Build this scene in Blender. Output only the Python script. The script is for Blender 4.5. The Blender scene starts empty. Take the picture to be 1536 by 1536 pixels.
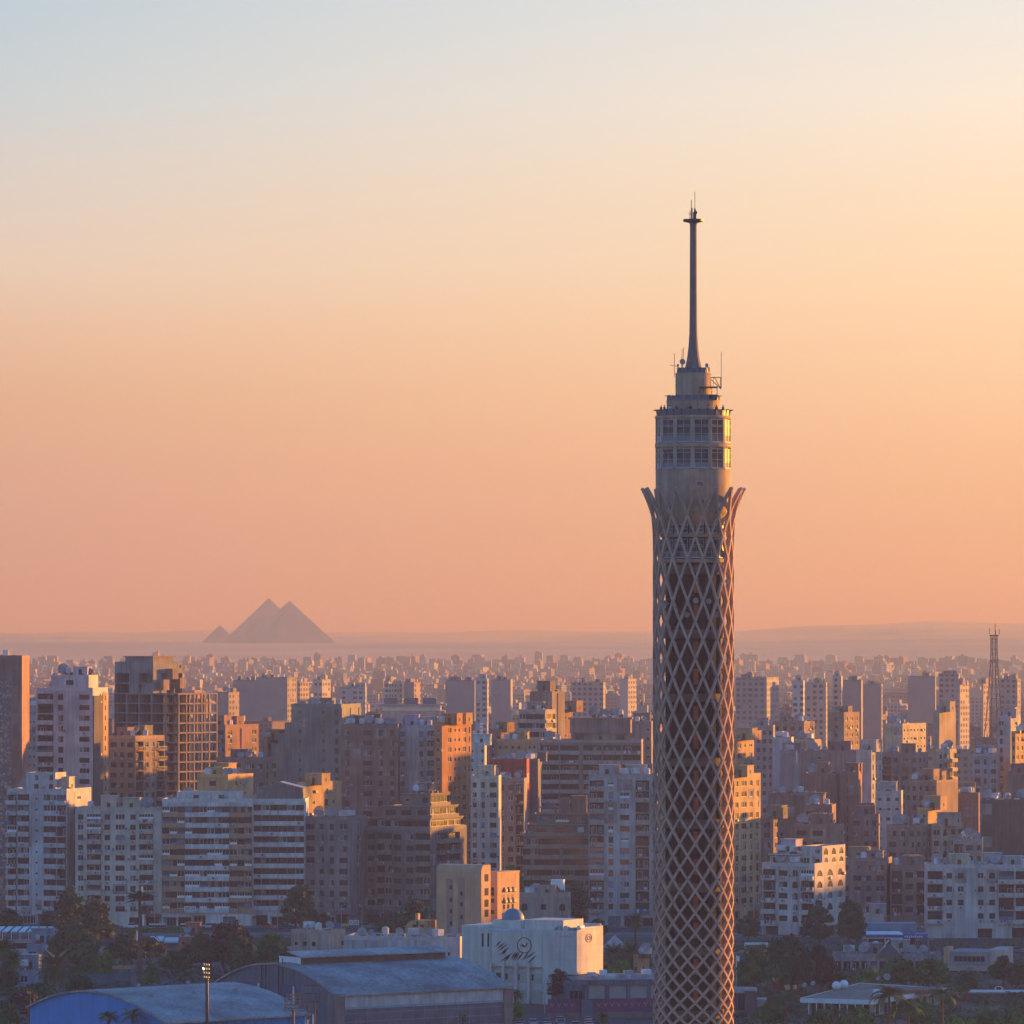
import bpy, bmesh, math, random
from mathutils import Vector, Matrix
R = math.radians
sc = bpy.context.scene
COL = sc.collection
# ---------------------------------------------------------------- camera
F = 8380.0; HZ = 950.0; CZ = 82.0          # focal length in photo pixels, horizon row, eye height
cam = bpy.data.objects.new('camera', bpy.data.cameras.new('camera')); COL.objects.link(cam)
cam.location = (0, 0, CZ); cam.rotation_euler = (R(90), 0, 0)
cam.data.sensor_width = 36; cam.data.lens = 36*F/1536; cam.data.shift_y = (HZ-768)/1536
cam.data.clip_start = 1; cam.data.clip_end = 90000
sc.camera = cam
# ---------------------------------------------------------------- sky and sun
SUN_AZ, SUN_EL = 54.0, 3.3                  # degrees to the right of the view, degrees up
w = bpy.data.worlds.new('World'); sc.world = w; w.use_nodes = True
nt = w.node_tree; nt.nodes.clear()
sky = nt.nodes.new('ShaderNodeTexSky'); sky.sky_type = 'NISHITA'; sky.sun_disc = False
sky.sun_elevation = R(SUN_EL); sky.sun_rotation = R(SUN_AZ)
sky.altitude = 100; sky.air_density = 1.0; sky.dust_density = 0.5; sky.ozone_density = 5.0
bg = nt.nodes.new('ShaderNodeBackground'); bg.inputs['Strength'].default_value = 0.14
wo = nt.nodes.new('ShaderNodeOutputWorld')
tint = nt.nodes.new('ShaderNodeMix'); tint.data_type = 'RGBA'; tint.blend_type = 'MULTIPLY'; tint.inputs[0].default_value = 1
tint.inputs[7].default_value = (0.84, 1.22, 1.30, 1)
nt.links.new(sky.outputs[0], tint.inputs[6]); nt.links.new(tint.outputs[2], bg.inputs[0])
# dusty afterglow low over the sunset horizon: colour by elevation angle, warmer and brighter towards the sun
def s2l(c): return tuple(((v/255+0.055)/1.055)**2.4 if v > 10 else v/255/12.92 for v in c)
def mnode(op, a, b=None, clamp=False):
    n = nt.nodes.new('ShaderNodeMath'); n.operation = op; n.use_clamp = clamp
    for i, v in enumerate((a, b)):
        if v is None: continue
        if isinstance(v, (int, float)): n.inputs[i].default_value = v
        else: nt.links.new(v, n.inputs[i])
    return n.outputs[0]
tc = nt.nodes.new('ShaderNodeTexCoord'); sx = nt.nodes.new('ShaderNodeSeparateXYZ'); nt.links.new(tc.outputs['Generated'], sx.inputs[0])
elev = mnode('MULTIPLY', mnode('ARCSINE', sx.outputs[2]), 180/math.pi)
hz = mnode('SQRT', mnode('ADD', mnode('MULTIPLY', sx.outputs[0], sx.outputs[0]), mnode('ADD', mnode('MULTIPLY', sx.outputs[1], sx.outputs[1]), 1e-6)))
ca = mnode('DIVIDE', mnode('ADD', mnode('MULTIPLY', sx.outputs[0], math.sin(R(SUN_AZ))), mnode('MULTIPLY', sx.outputs[1], math.cos(R(SUN_AZ)))), hz)
SKY_AIR = (0.45, 0.27, 0.25); SKY_TAU = (5.5e-5*103, 8.5e-5*103, 13.9e-5*103)
def ramp(stops):
    rn = nt.nodes.new('ShaderNodeValToRGB'); nt.links.new(mnode('DIVIDE', elev, 10.0), rn.inputs[0])
    els = []
    for y, c in stops:
        e = max(0.02, (950-y)/F*180/math.pi); T = [math.exp(-q/math.tan(R(max(e, 0.55)))) for q in SKY_TAU]
        l = s2l(c); els.append((e/10, tuple(max(0.02, (l[k]-(1-T[k])*SKY_AIR[k])/T[k]) for k in range(3))))
    els.sort()
    cr = rn.color_ramp
    while len(cr.elements) < len(els): cr.elements.new(0.5)
    for e, (p, c) in zip(cr.elements, els): e.position = p; e.color = (*c, 1)
    return rn.outputs[0]
rl = ramp([(0,(192,205,214)),(150,(205,209,210)),(250,(219,207,198)),(400,(230,202,181)),(500,(230,188,160)),(600,(225,174,146)),(700,(219,166,144)),(800,(211,158,142)),(880,(201,150,139))])
rr = ramp([(0,(238,232,224)),(150,(252,232,212)),(300,(254,223,190)),(450,(254,213,174)),(600,(249,198,158)),(700,(242,185,147)),(800,(232,172,140)),(880,(222,160,136))])
mx = nt.nodes.new('ShaderNodeMix'); mx.data_type = 'RGBA'
nt.links.new(mnode('DIVIDE', mnode('SUBTRACT', ca, 0.512), 0.147, True), mx.inputs[0])
nt.links.new(rl, mx.inputs[6]); nt.links.new(rr, mx.inputs[7])
bg2 = nt.nodes.new('ShaderNodeBackground'); nt.links.new(mx.outputs[2], bg2.inputs[0]); bg2.inputs[1].default_value = 0.218
lo = mnode('SUBTRACT', 1.0, mnode('DIVIDE', mnode('SUBTRACT', elev, 7.0), 12.0, True), True)
front = mnode('DIVIDE', mnode('ADD', ca, 0.1), 0.5, True)
ms = nt.nodes.new('ShaderNodeMixShader'); nt.links.new(mnode('MULTIPLY', lo, front), ms.inputs[0])
nt.links.new(bg.outputs[0], ms.inputs[1]); nt.links.new(bg2.outputs[0], ms.inputs[2]); bg3 = nt.nodes.new('ShaderNodeBackground'); bg3.inputs[0].default_value = (0.26, 0.34, 0.46, 1); bg3.inputs[1].default_value = 0.42   # dusky band opposite the sun
back = mnode('MULTIPLY', mnode('SUBTRACT', 1.0, mnode('DIVIDE', mnode('SUBTRACT', elev, 8.0), 18.0, True), True), mnode('SUBTRACT', 1.0, front))
ms2 = nt.nodes.new('ShaderNodeMixShader'); nt.links.new(back, ms2.inputs[0]); nt.links.new(ms.outputs[0], ms2.inputs[1]); nt.links.new(bg3.outputs[0], ms2.inputs[2]); nt.links.new(ms2.outputs[0], wo.inputs[0])
sl = bpy.data.lights.new('sun', 'SUN'); sl.energy = 3.4; sl.angle = R(0.6); sl.color = (1.0, 0.44, 0.045)
sun = bpy.data.objects.new('sun', sl); COL.objects.link(sun)
sd = Vector((math.sin(R(SUN_AZ))*math.cos(R(SUN_EL)), math.cos(R(SUN_AZ))*math.cos(R(SUN_EL)), math.sin(R(SUN_EL))))
sun.rotation_euler = sd.to_track_quat('Z', 'Y').to_euler()
sc.view_settings.view_transform = 'Standard'; sc.view_settings.look = 'None'
sc.view_settings.exposure = 2.2; sc.view_settings.gamma = 1.0
HAZE_DENSITY = 1.75e-4; HAZE_ABSORB = (0.593, 0.417, 0.115)
HAZE_COLOR = (0.14, 0.182, 0.375)
# ---------------------------------------------------------------- helpers
def X(px, Y): return (px-768)/F*Y
def Z(py, Y): return CZ-(py-HZ)/F*Y
def G(px, py, z=0.0):
    Y = (CZ-z)*F/(py-HZ); return Vector((X(px, Y), Y, z))
MATS = {}
def M(name, col, rough=0.85, metal=0.0, var=0.12, scale=0.5, objcol=False, streak=0.0, bump=0.0, spec=0.3):
    if name in MATS: return MATS[name]
    m = bpy.data.materials.new(name); m.use_nodes = True; t = m.node_tree; b = t.nodes['Principled BSDF']
    b.inputs['Roughness'].default_value = rough; b.inputs['Metallic'].default_value = metal
    b.inputs['Specular IOR Level'].default_value = spec
    co = t.nodes.new('ShaderNodeTexCoord'); no = t.nodes.new('ShaderNodeTexNoise'); no.inputs['Scale'].default_value = scale
    no.inputs['Detail'].default_value = 5
    oi = t.nodes.new('ShaderNodeObjectInfo')
    off = t.nodes.new('ShaderNodeVectorMath'); off.operation = 'MULTIPLY_ADD'
    t.links.new(oi.outputs['Random'], off.inputs[0]); off.inputs[1].default_value = (37, 53, 71); t.links.new(co.outputs['Object'], off.inputs[2])
    t.links.new(off.outputs[0], no.inputs['Vector'])
    mr = t.nodes.new('ShaderNodeMapRange'); mr.inputs[1].default_value = 0.3; mr.inputs[2].default_value = 0.7
    mr.inputs[3].default_value = 1-var*1.6; mr.inputs[4].default_value = 1+var; t.links.new(no.outputs[0], mr.inputs[0])
    fac = mr.outputs[0]
    if streak:
        mp = t.nodes.new('ShaderNodeMapping'); mp.inputs['Scale'].default_value = (1.3, 1.3, 0.07); t.links.new(off.outputs[0], mp.inputs[0])
        n2 = t.nodes.new('ShaderNodeTexNoise'); n2.inputs['Scale'].default_value = 1.0; n2.inputs['Detail'].default_value = 4; t.links.new(mp.outputs[0], n2.inputs['Vector'])
        m2 = t.nodes.new('ShaderNodeMapRange'); m2.inputs[1].default_value = 0.35; m2.inputs[2].default_value = 0.6
        m2.inputs[3].default_value = 1-streak; m2.inputs[4].default_value = 1.05; t.links.new(n2.outputs[0], m2.inputs[0])
        mm = t.nodes.new('ShaderNodeMath'); mm.operation = 'MULTIPLY'; t.links.new(fac, mm.inputs[0]); t.links.new(m2.outputs[0], mm.inputs[1]); fac = mm.outputs[0]
    vm = t.nodes.new('ShaderNodeVectorMath'); vm.operation = 'SCALE'
    if objcol: t.links.new(oi.outputs['Color'], vm.inputs[0])
    else: vm.inputs[0].default_value = col
    t.links.new(fac, vm.inputs['Scale']); t.links.new(vm.outputs[0], b.inputs['Base Color'])
    if bump:
        bp = t.nodes.new('ShaderNodeBump'); bp.inputs['Strength'].default_value = bump; t.links.new(no.outputs[0], bp.inputs['Height']); t.links.new(bp.outputs[0], b.inputs['Normal'])
    MATS[name] = m; return m
class MB:
    def __init__(s): s.v = []; s.f = []; s.m = []
    def face(s, pts, m=0):
        k = len(s.v); s.v += [tuple(p) for p in pts]; s.f.append(tuple(range(k, k+len(pts)))); s.m.append(m)
    def box(s, x0, x1, y0, y1, z0, z1, m=0, T=None):
        p = [Vector((x, y, z)) for z in (z0, z1) for y in (y0, y1) for x in (x0, x1)]
        if T: p = [T(q) for q in p]
        k = len(s.v); s.v += [tuple(q) for q in p]
        for f in ((0, 2, 3, 1), (4, 5, 7, 6), (0, 1, 5, 4), (1, 3, 7, 5), (3, 2, 6, 7), (2, 0, 4, 6)):
            s.f.append(tuple(k+i for i in f)); s.m.append(m)
    def lathe(s, prof, n=24, m=0, c=(0, 0), cap=True, flute=0.0):
        k = len(s.v)
        for r, z in prof:
            for i in range(n):
                a = 2*math.pi*i/n; rr = r*(1-flute*(i % 2)); s.v.append((c[0]+rr*math.cos(a), c[1]+rr*math.sin(a), z))
        for j in range(len(prof)-1):
            for i in range(n):
                s.f.append((k+j*n+i, k+j*n+(i+1) % n, k+(j+1)*n+(i+1) % n, k+(j+1)*n+i)); s.m.append(m)
        if cap:
            s.f.append(tuple(k+(n-1-i) for i in range(n))); s.m.append(m)
            s.f.append(tuple(k+(len(prof)-1)*n+i for i in range(n))); s.m.append(m)
    def tube(s, p, q, r, n=6, m=0, r2=None):
        p = Vector(p); q = Vector(q); d = (q-p).normalized(); u = d.orthogonal().normalized(); w_ = d.cross(u); r2 = r if r2 is None else r2
        k = len(s.v)
        for c, rr in ((p, r), (q, r2)):
            for i in range(n):
                a = 2*math.pi*i/n; s.v.append(tuple(c+u*rr*math.cos(a)+w_*rr*math.sin(a)))
        for i in range(n): s.f.append((k+i, k+(i+1) % n, k+n+(i+1) % n, k+n+i)); s.m.append(m)
        s.f.append(tuple(k+n-1-i for i in range(n))); s.m.append(m); s.f.append(tuple(k+n+i for i in range(n))); s.m.append(m)
    def dish(s, c, r, aim, m=0, n=14):
        a = Vector(aim).normalized(); u = a.orthogonal().normalized(); w_ = a.cross(u); c = Vector(c); k = len(s.v)
        rings = ((0.02, 0), (0.5, 0.07), (0.85, 0.2), (1, 0.3))
        for f, d in rings:
            for i in range(n):
                t = 2*math.pi*i/n; s.v.append(tuple(c+a*(d*r)+(u*math.cos(t)+w_*math.sin(t))*r*f))
        for j in range(3):
            for i in range(n): s.f.append((k+j*n+i, k+j*n+(i+1) % n, k+(j+1)*n+(i+1) % n, k+(j+1)*n+i)); s.m.append(m)
        s.tube(c+a*r*.05, c+a*r*0.75, r*.04, 4, m)
    def mesh(s, name, mats):
        me = bpy.data.meshes.new(name); me.from_pydata(s.v, [], s.f)
        for x in (mats if isinstance(mats, (list, tuple)) else [mats]): me.materials.append(x)
        me.polygons.foreach_set('material_index', s.m); me.update(); return me
    def build(s, name, mats, parent=None, loc=None, smooth=False, color=None):
        o = bpy.data.objects.new(name, s.mesh(name, mats)); COL.objects.link(o)
        if parent: o.parent = parent
        if loc: o.location = loc
        if smooth: o.data.shade_smooth()
        if color: o.color = (*color, 1)
        return o
def put(name, me, parent=None, loc=(0, 0, 0), rz=0, color=None, scale=None):
    o = bpy.data.objects.new(name, me); COL.objects.link(o); o.parent = parent; o.location = loc; o.rotation_euler.z = rz
    if color: o.color = (*color, 1)
    if scale: o.scale = scale
    return o
def tag(o, label, cat, group=None, kind=None):
    if label: o['label'] = label
    if cat: o['category'] = cat
    if group: o['group'] = group
    if kind: o['kind'] = kind
    return o
def thing(name, label, cat, loc=(0, 0, 0), rz=0, group=None):
    o = bpy.data.objects.new(name, None); COL.objects.link(o); o.location = loc; o.rotation_euler.z = rz
    o.empty_display_size = 0.5
    return tag(o, label, cat, group)
def struct(o, label, cat): return tag(o, label, cat, kind='structure')
concrete = M('concrete', (0.42, 0.29, 0.205), 0.9, var=0.15, scale=0.35, streak=0.25)
lattice_m = M('lattice_concrete', (0.45, 0.29, 0.215), 0.9, var=0.12, scale=0.4, streak=0.15)
shadecon = M('shaded_concrete', (0.012, 0.01, 0.01), 0.95, var=0.2)  # near-black colour puts the shade behind the lattice into the concrete
metal_d = M('dark_metal', (0.06, 0.06, 0.065), 0.5, 0.6)
metal_g = M('grey_metal', (0.30, 0.31, 0.32), 0.5, 0.5)
white_p = M('white_paint', (0.72, 0.72, 0.70), 0.6, var=0.08)
rust = M('rust_panel', (0.30, 0.09, 0.035), 0.8)
glass_d = M('dark_glass', (0.015, 0.022, 0.03), 0.1, var=0.3, scale=0.2, spec=0.45)
glass_b = M('blue_glass', (0.03, 0.09, 0.13), 0.1, var=0.3, scale=0.2, spec=0.6)
dishm = M('dish_grey', (0.28, 0.27, 0.26), 0.6, var=0.2)
haz = bpy.data.materials.new('haze'); haz.use_nodes = True; ht = haz.node_tree; ht.nodes.clear()
hv = ht.nodes.new('ShaderNodeVolumePrincipled'); hv.inputs['Color'].default_value = (*HAZE_COLOR, 1); hv.inputs['Density'].default_value = HAZE_DENSITY; hv.inputs['Absorption Color'].default_value = (*HAZE_ABSORB, 1); hv.inputs['Anisotropy'].default_value = 0.3
ho = ht.nodes.new('ShaderNodeOutputMaterial'); ht.links.new(hv.outputs[0], ho.inputs['Volume'])
# ---------------------------------------------------------------- lattice tower
def build_tower():
    Yt = 947.0; S = F/Yt
    z = lambda py: CZ-(py-HZ)/S
    t = thing('lattice_tower', 'tall round concrete tower wrapped in diamond lattice with a slim mast on top', 'tower', (X(1040, Yt), Yt, 0))
    rows = [733, 773.5, 805.5, 837.5, 870, 902, 932, 960, 988, 1015, 1042, 1068, 1093, 1117, 1139.5, 1161.5, 1183, 1204.5, 1225, 1244, 1263, 1281.5, 1299.5, 1317, 1334, 1350.5, 1366.5, 1382, 1396.5, 1411, 1424.5, 1438, 1451.5, 1464.5, 1477, 1489, 1501, 1512.5, 1523.5, 1534]
    while rows[-1] < 1664: rows.append(rows[-1]+10)
    def rad(py):
        if py > 808: return 6.75
        pts = [(808, 6.75), (790, 6.85), (773, 7.1), (760, 7.5), (745, 8.15), (733, 8.8)]
        for (a, ra), (b, rb) in zip(pts, pts[1:]):
            if py >= b: return ra+(rb-ra)*(a-py)/(a-b)
        return 8.8
    a0 = R(-90+1.0); hs = R(11.25)
    def rib(sgn):
        b = MB(); ring = []
        sub = []
        for k in range(len(rows)-1):
            n = 4 if k == 0 else 2
            for i in range(n): sub.append((k+i/n, rows[k]+(rows[k+1]-rows[k])*i/n))
        sub.append((len(rows)-1, rows[-1]))
        P = [Vector((math.cos(a0+sgn*k*hs)*rad(y), math.sin(a0+sgn*k*hs)*rad(y), z(y))) for k, y in sub]
        for i, (k, y) in enumerate(sub):
            d = (P[min(i+1, len(P)-1)]-P[max(i-1, 0)]).normalized()
            o = Vector((P[i].x, P[i].y, 0)).normalized(); s_ = d.cross(o).normalized(); n_ = s_.cross(d).normalized()
            h = 0.2; dp = 0.36; e = 0.012 if sgn > 0 else 0.0
            k0 = len(b.v)
            for q in (P[i]+n_*(0.12+e)+s_*h, P[i]+n_*(0.12+e)-s_*h, P[i]-n_*dp-s_*h, P[i]-n_*dp+s_*h): b.v.append(tuple(q))
            ring.append(k0)
        for p, q in zip(ring, ring[1:]):
            for c in range(4): b.f.append((p+c, q+c, q+(c+1) % 4, p+(c+1) % 4)); b.m.append(0)
        b.f.append(tuple(ring[0]+c for c in range(4))); b.m.append(0)
        return b.mesh('lattice_rib', lattice_m)
    for sgn in (1, -1):
        me = rib(sgn)
        for i in range(16): put('lattice_rib', me, t, rz=R(22.5)*i)
    # inner shaft
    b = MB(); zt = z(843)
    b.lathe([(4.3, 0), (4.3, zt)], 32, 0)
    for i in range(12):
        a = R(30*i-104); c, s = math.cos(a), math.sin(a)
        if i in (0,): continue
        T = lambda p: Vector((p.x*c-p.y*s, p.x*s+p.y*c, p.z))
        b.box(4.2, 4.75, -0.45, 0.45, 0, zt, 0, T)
    b.build('shaft', shadecon, t)
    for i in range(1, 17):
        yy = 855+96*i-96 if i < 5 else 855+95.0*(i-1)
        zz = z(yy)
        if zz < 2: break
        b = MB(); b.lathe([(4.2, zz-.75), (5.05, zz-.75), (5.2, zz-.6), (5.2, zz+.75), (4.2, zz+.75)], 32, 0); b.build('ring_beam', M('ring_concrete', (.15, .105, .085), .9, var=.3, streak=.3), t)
        for j in range(2):
            b = MB(); z1 = zz-1.3-j*4.6
            if z1 < 4: continue
            b.box(-0.42, 0.42, -0.1, 0.1, z1-2.6, z1, 0); o = b.build('door_panel', rust, t); a = R(-86)
            o.location = (4.45*math.cos(a), 4.45*math.sin(a), 0)
    # drum
    b = MB()
    b.lathe([(5.3, z(788)), (5.3, z(785)), (6.38, z(768)), (6.40, z(705)), (6.1, z(704.9)), (6.1, z(629)), (6.4, z(628.9)), (6.52, z(627)), (6.52, z(624.5)), (5.0, z(624.4))], 78, 0)
    b.lathe([(6.12, z(672)), (6.50, z(671.6)), (6.50, z(666)), (6.12, z(665.5))], 78, 0, cap=False)
    for i in range(13):
        a = R(-90+10.8-13.85+27.69*i); c, s = math.cos(a), math.sin(a)
        T = lambda p, c=c, s=s: Vector((p.x*c-p.y*s, p.x*s+p.y*c, p.z))
        b.box(5.9, 6.42, -0.26, 0.26, z(704), z(628.5), 0, T)
    b.build('drum', concrete, t)
    def winm(w_, h, cols, trans):
        q = MB(); q.face([(-w_/2, 0, 0), (w_/2, 0, 0), (w_/2, 0, h), (-w_/2, 0, h)], 0)
        q.face([(-w_/2, -.01, .05), (w_/2, -.01, .05), (w_/2, -.01, h*.3), (-w_/2, -.01, h*.3)], 2)
        for i in range(cols+1):
            x = -w_/2+w_*i/cols; q.box(x-.038, x+.038, -.1, .02, 0, h, 1)
        for f in trans: q.box(-w_/2, w_/2, -.12, .02, h*f-.038, h*f+.038, 1)
        q.box(-w_/2-.03, w_/2+.03, -.2, .02, -.08, .08, 1)
        return q.mesh('window', [M('deck_glass', (.008, .014, .024), .15, var=.2, spec=.3), M('deck_frame', (.36, .38, .40), .6), glass_b])
    m1 = winm(2.45, z(630.5)-z(664.5), 2, (0.02, .37, .68, .74, .99)); m2 = winm(2.45, z(674.5)-z(703.5), 2, (0.02, .45, .80, .99))
    for i in range(13):
        a = R(-90+10.8+27.69*i)
        for me, yy in ((m1, 664.5), (m2, 703.5)):
            put('window', me, t, (6.16*math.cos(a), 6.16*math.sin(a), z(yy)), a+R(90))
    for px_, py_ in ((8, 727), (10, 753)):
        q = MB(); q.box(-.75, .75, -.1, .3, -.55, .55, 0); q.box(-.45, .45, -.13, -.09, -.32, .32, 1); q.box(-.03, .03, -.16, -.12, -.3, .3, 2)
        a = R(-90)+math.asin(px_/57); o = q.build('hatch_window', [concrete, glass_d, metal_g], t, (6.42*math.cos(a), 6.42*math.sin(a), z(py_))); o.rotation_euler.z = a+R(90)
    # restaurant storeys behind the lattice crown
    b = MB(); b.lathe([(5.3, zt-.2), (5.3, z(786))], 36, 0); b.lathe([(4.5, z(844)), (5.75, z(844)), (5.75, z(839)), (4.5, z(839))], 36, 1, cap=False)
    b.lathe([(5.32, z(806)), (5.65, z(806)), (5.65, z(801)), (5.32, z(801))], 36, 1, cap=False); b.build('inner_storey', [shadecon, concrete], t)
    m3 = winm(2.3, z(788)-z(800), 2, (.03, .5, .97)); m4 = winm(2.3, z(809)-z(837), 2, (.02, .3, .6, .7, .98))
    for i in range(13):
        a = R(-90+4+27.69*i)
        for me, yy in ((m3, 800), (m4, 837)):
            put('inner_window', me, t, (5.45*math.cos(a), 5.45*math.sin(a), z(yy)), a+R(90))
    # decks above the drum
    def rail(name, r0, r1, y0, y1, n, rods):
        b = MB(); b.lathe([(r0, z(y1)), (r1, z(y0)), (r1-.12, z(y0)), (r0-.12, z(y1))], 40, 0, cap=False)
        for i in range(n):
            a = 2*math.pi*i/n; b.tube((r0*math.cos(a), r0*math.sin(a), z(y1)), ((r1+.08)*math.cos(a), (r1+.08)*math.sin(a), z(y0)+.12), .06, 5, 1)
        for i in range(rods):
            a = 2*math.pi*i/rods; b.tube((r1*math.cos(a), r1*math.sin(a), z(y0)), ((r1+.55)*math.cos(a), (r1+.55)*math.sin(a), z(y0)), .07, 5, 1)
        b.build(name, [M('rail_blue_grey', (.10, .11, .13), .5), metal_d], t)
    rail('deck_parapet', 6.15, 6.22, 615.5, 624.6, 26, 26)
    b = MB(); b.lathe([(4.53, z(624.4)), (4.53, z(602.5)), (4.62, z(602)), (4.62, z(601)), (3.2, z(600.9))], 40, 0); b.build('upper_tier', concrete, t)
    rail('tier_parapet', 4.45, 4.3, 594, 601.5, 20, 14)
    b = MB(); b.lathe([(3.03, z(601)), (3.03, z(562)), (3.1, z(561.5)), (3.1, z(560)), (1.6, z(559.9))], 40, 0)
    b.lathe([(3.06, z(578)), (3.10, z(578)), (3.10, z(577)), (3.06, z(577))], 40, 0, cap=False); b.build('mast_house', concrete, t)
    rail('mast_parapet', 2.75, 2.62, 552, 560, 16, 0)
    b = MB(); b.lathe([(1.62, z(560)), (1.42, z(552)), (1.05, z(537)), (.82, z(520)), (.68, z(500)), (.63, z(470)), (.60, z(420)), (.57, z(340)), (.62, z(336)), (.85, z(333.5))], 32, 0, flute=0.05); b.build('mast', M('mast_concrete', (.21, .165, .15), .9, streak=.2), t)
    b = MB(); b.lathe([(.9, z(334)), (1.72, z(332.5)), (1.75, z(329)), (.3, z(328.8))], 28, 0); b.build('mast_platform', metal_d, t)
    b = MB()
    for x, y0, y1, r in ((.25, 329, 288, .05), (.25, 329, 313, .16), (-.35, 329, 300, .06), (-.55, 329, 316, .07), (.05, 329, 318, .1), (.42, 329, 320, .1), (-.2, 329, 312, .09)):
        b.tube((x, (x*37 % 1)-.5, z(y0)), (x, (x*37 % 1)-.5, z(y1)), r, 5)
    b.tube((-.9, -.2, z(321)), (-.1, -.2, z(321)), .05, 5); b.dish((.3, -.3, z(319)), .35, (.5, -1, .1)); b.build('antenna_cluster', metal_d, t)
    whips = MB()
    for x, y, y0, y1 in ((-3.22, -.4, 566, 530), (-2.1, -1.2, 556, 524), (-1.85, -1.0, 556, 521), (4.75, .3, 583, 528)): whips.tube((x, y, z(y0)), (x+(.2 if y1 < 525 else 0), y, z(y1)), .045, 5)
    whips.tube((-4.0, -.6, z(548)), (-2.6, -.9, z(550)), .04, 5); whips.build('whip_antennas', metal_d, t)['kind'] = 'stuff'
    b = MB(); e = Vector((4.65, .3, z(566))); f = Vector((4.65, .3, z(583)))
    for p, q in (((2.9, .2, z(566)), e), ((2.9, .2, z(568)), f), (e, f), ((3.6, .25, z(566)), f), ((3.45, .2, z(566)), (3.45, .2, z(580)))): b.tube(p, q, .07, 5)
    b.build('outrigger', metal_d, t)
    b = MB(); b.box(.9, 4.0, -3.6, -1.5, z(583), z(581), 0); b.box(1.1, 3.9, -3.4, -1.6, z(601), z(593), 0)
    for x in (1.0, 2.0, 3.0, 3.9): b.tube((x, -3.5, z(601)), (x, -3.5, z(582)), .06, 5, 0)
    b.build('equipment_platform', metal_d, t)
    for x, y, yy, r, aim in ((-1.95, -2.3, 544, .52, (.3, -1, .15)), (-2.6, -1.6, 549, .28, (-.8, -.7, .1)), (2.15, -1.6, 549, .38, (.6, -.8, .2)), (0.05, -2.6, 551, .3, (0, -1, 0))):
        b = MB(); b.dish((x, y, z(yy)), r, aim); b.tube((x, y+.1, z(559)), (x, y+.1, z(yy)), .06, 5); b.build('antenna_dish', dishm, t)
    for x, yy in ((2, 901), (21, 902), (-42, 905), (-11, 922), (33, 922), (50, 872)):
        b = MB(); xx = x/S; yl = -math.sqrt(max(0.1, 5.35**2-xx*xx)); b.dish((xx, yl, z(yy)), .52, (xx*.15, -1, 0)); b.tube((xx, yl, z(yy)), (xx*.85, yl*.85, z(yy)), .08, 5); b.build('antenna_dish', M('pale_dish', (.30, .30, .30), .6), t)
    return t, z
tower, tz = build_tower()
# visitors on the viewing deck
skins = [(.08, .08, .1), (.3, .06, .05), (.5, .5, .5), (.07, .1, .25), (.25, .2, .1), (.02, .02, .02), (.15, .3, .3), (.4, .3, .2), (.1, .05, .12), (.05, .15, .08)]
names = ['black jacket', 'red top', 'pale grey shirt', 'navy jacket', 'tan coat', 'black coat', 'teal top', 'beige shirt', 'plum top', 'dark green jacket']
pm = None
def person_mesh():
    b = MB(); sk = 1
    b.lathe([(.13, .0), (.17, .12), (.20, .45), (.22, .9), (.20, 1.1), (.24, 1.35), (.20, 1.45), (.07, 1.5), (.07, 1.54)], 10, 0)
    b.lathe([(.03, 1.52), (.09, 1.56), (.115, 1.64), (.105, 1.72), (.05, 1.78)], 10, 1)
    for s in (-1, 1):
        b.tube((s*.25, 0, 1.38), (s*.3, -.02, 1.1), .06, 6, 0, .05); b.tube((s*.3, -.02, 1.1), (s*.22, -.25, .95), .05, 6, 1, .04)
    return b.mesh('person', [M('cloth', (0, 0, 0), .9, objcol=True), M('hair_skin', (.12, .07, .05), .8)])
pm = person_mesh()
for i, a in enumerate((-163, -150, -136, -121, -104, -97, -83, -66, -49, -31)):
    p = put('person', pm, None, (tower.location.x+5.75*math.cos(R(a)), tower.location.y+5.75*math.sin(R(a)), tz(624.3)), R(a+90), skins[i])
    tag(p, f'visitor in a {names[i]} standing at the parapet of the tower deck', 'person', 'visitors on the tower viewing deck')
# ---------------------------------------------------------------- building kit
rng = random.Random(7)
wallm = M('painted_render', (0, 0, 0), 0.92, var=0.2, scale=0.16, objcol=True, streak=0.3)
patchm = M('patched_render', (.30, .27, .24), 0.95, var=0.3, scale=0.3, streak=0.35)
brickm = M('roof_slab', (0.16, 0.135, 0.115), 0.95, var=0.3, scale=0.4)
trimm = M('balcony_paint', (0, 0, 0), 0.9, var=0.12, scale=0.5, objcol=True, streak=0.2)
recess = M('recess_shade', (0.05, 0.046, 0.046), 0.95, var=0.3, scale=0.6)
wood = M('brown_shutter', (0.055, 0.032, 0.022), 0.8, var=0.3, scale=1.5)
blueg = M('blue_shutter', (0.12, 0.20, 0.26), 0.7, var=0.25, scale=1.5)
curt = M('curtain', (0.24, 0.22, 0.20), 0.9, var=0.3, scale=2)
acm = M('ac_casing', (0.50, 0.50, 0.48), 0.7, var=0.2)
tankm = M('tank_paint', (0.55, 0.55, 0.55), 0.7, var=0.25)
rustm = M('rusty_iron', (0.14, 0.07, 0.045), 0.8, var=0.3)
WM = {}
LAUN = [M('washing_white', (.6, .6, .6)), M('washing_blue', (.08, .14, .35)), M('washing_red', (.35, .06, .05)), M('washing_dark', (.06, .06, .07))]
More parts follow.
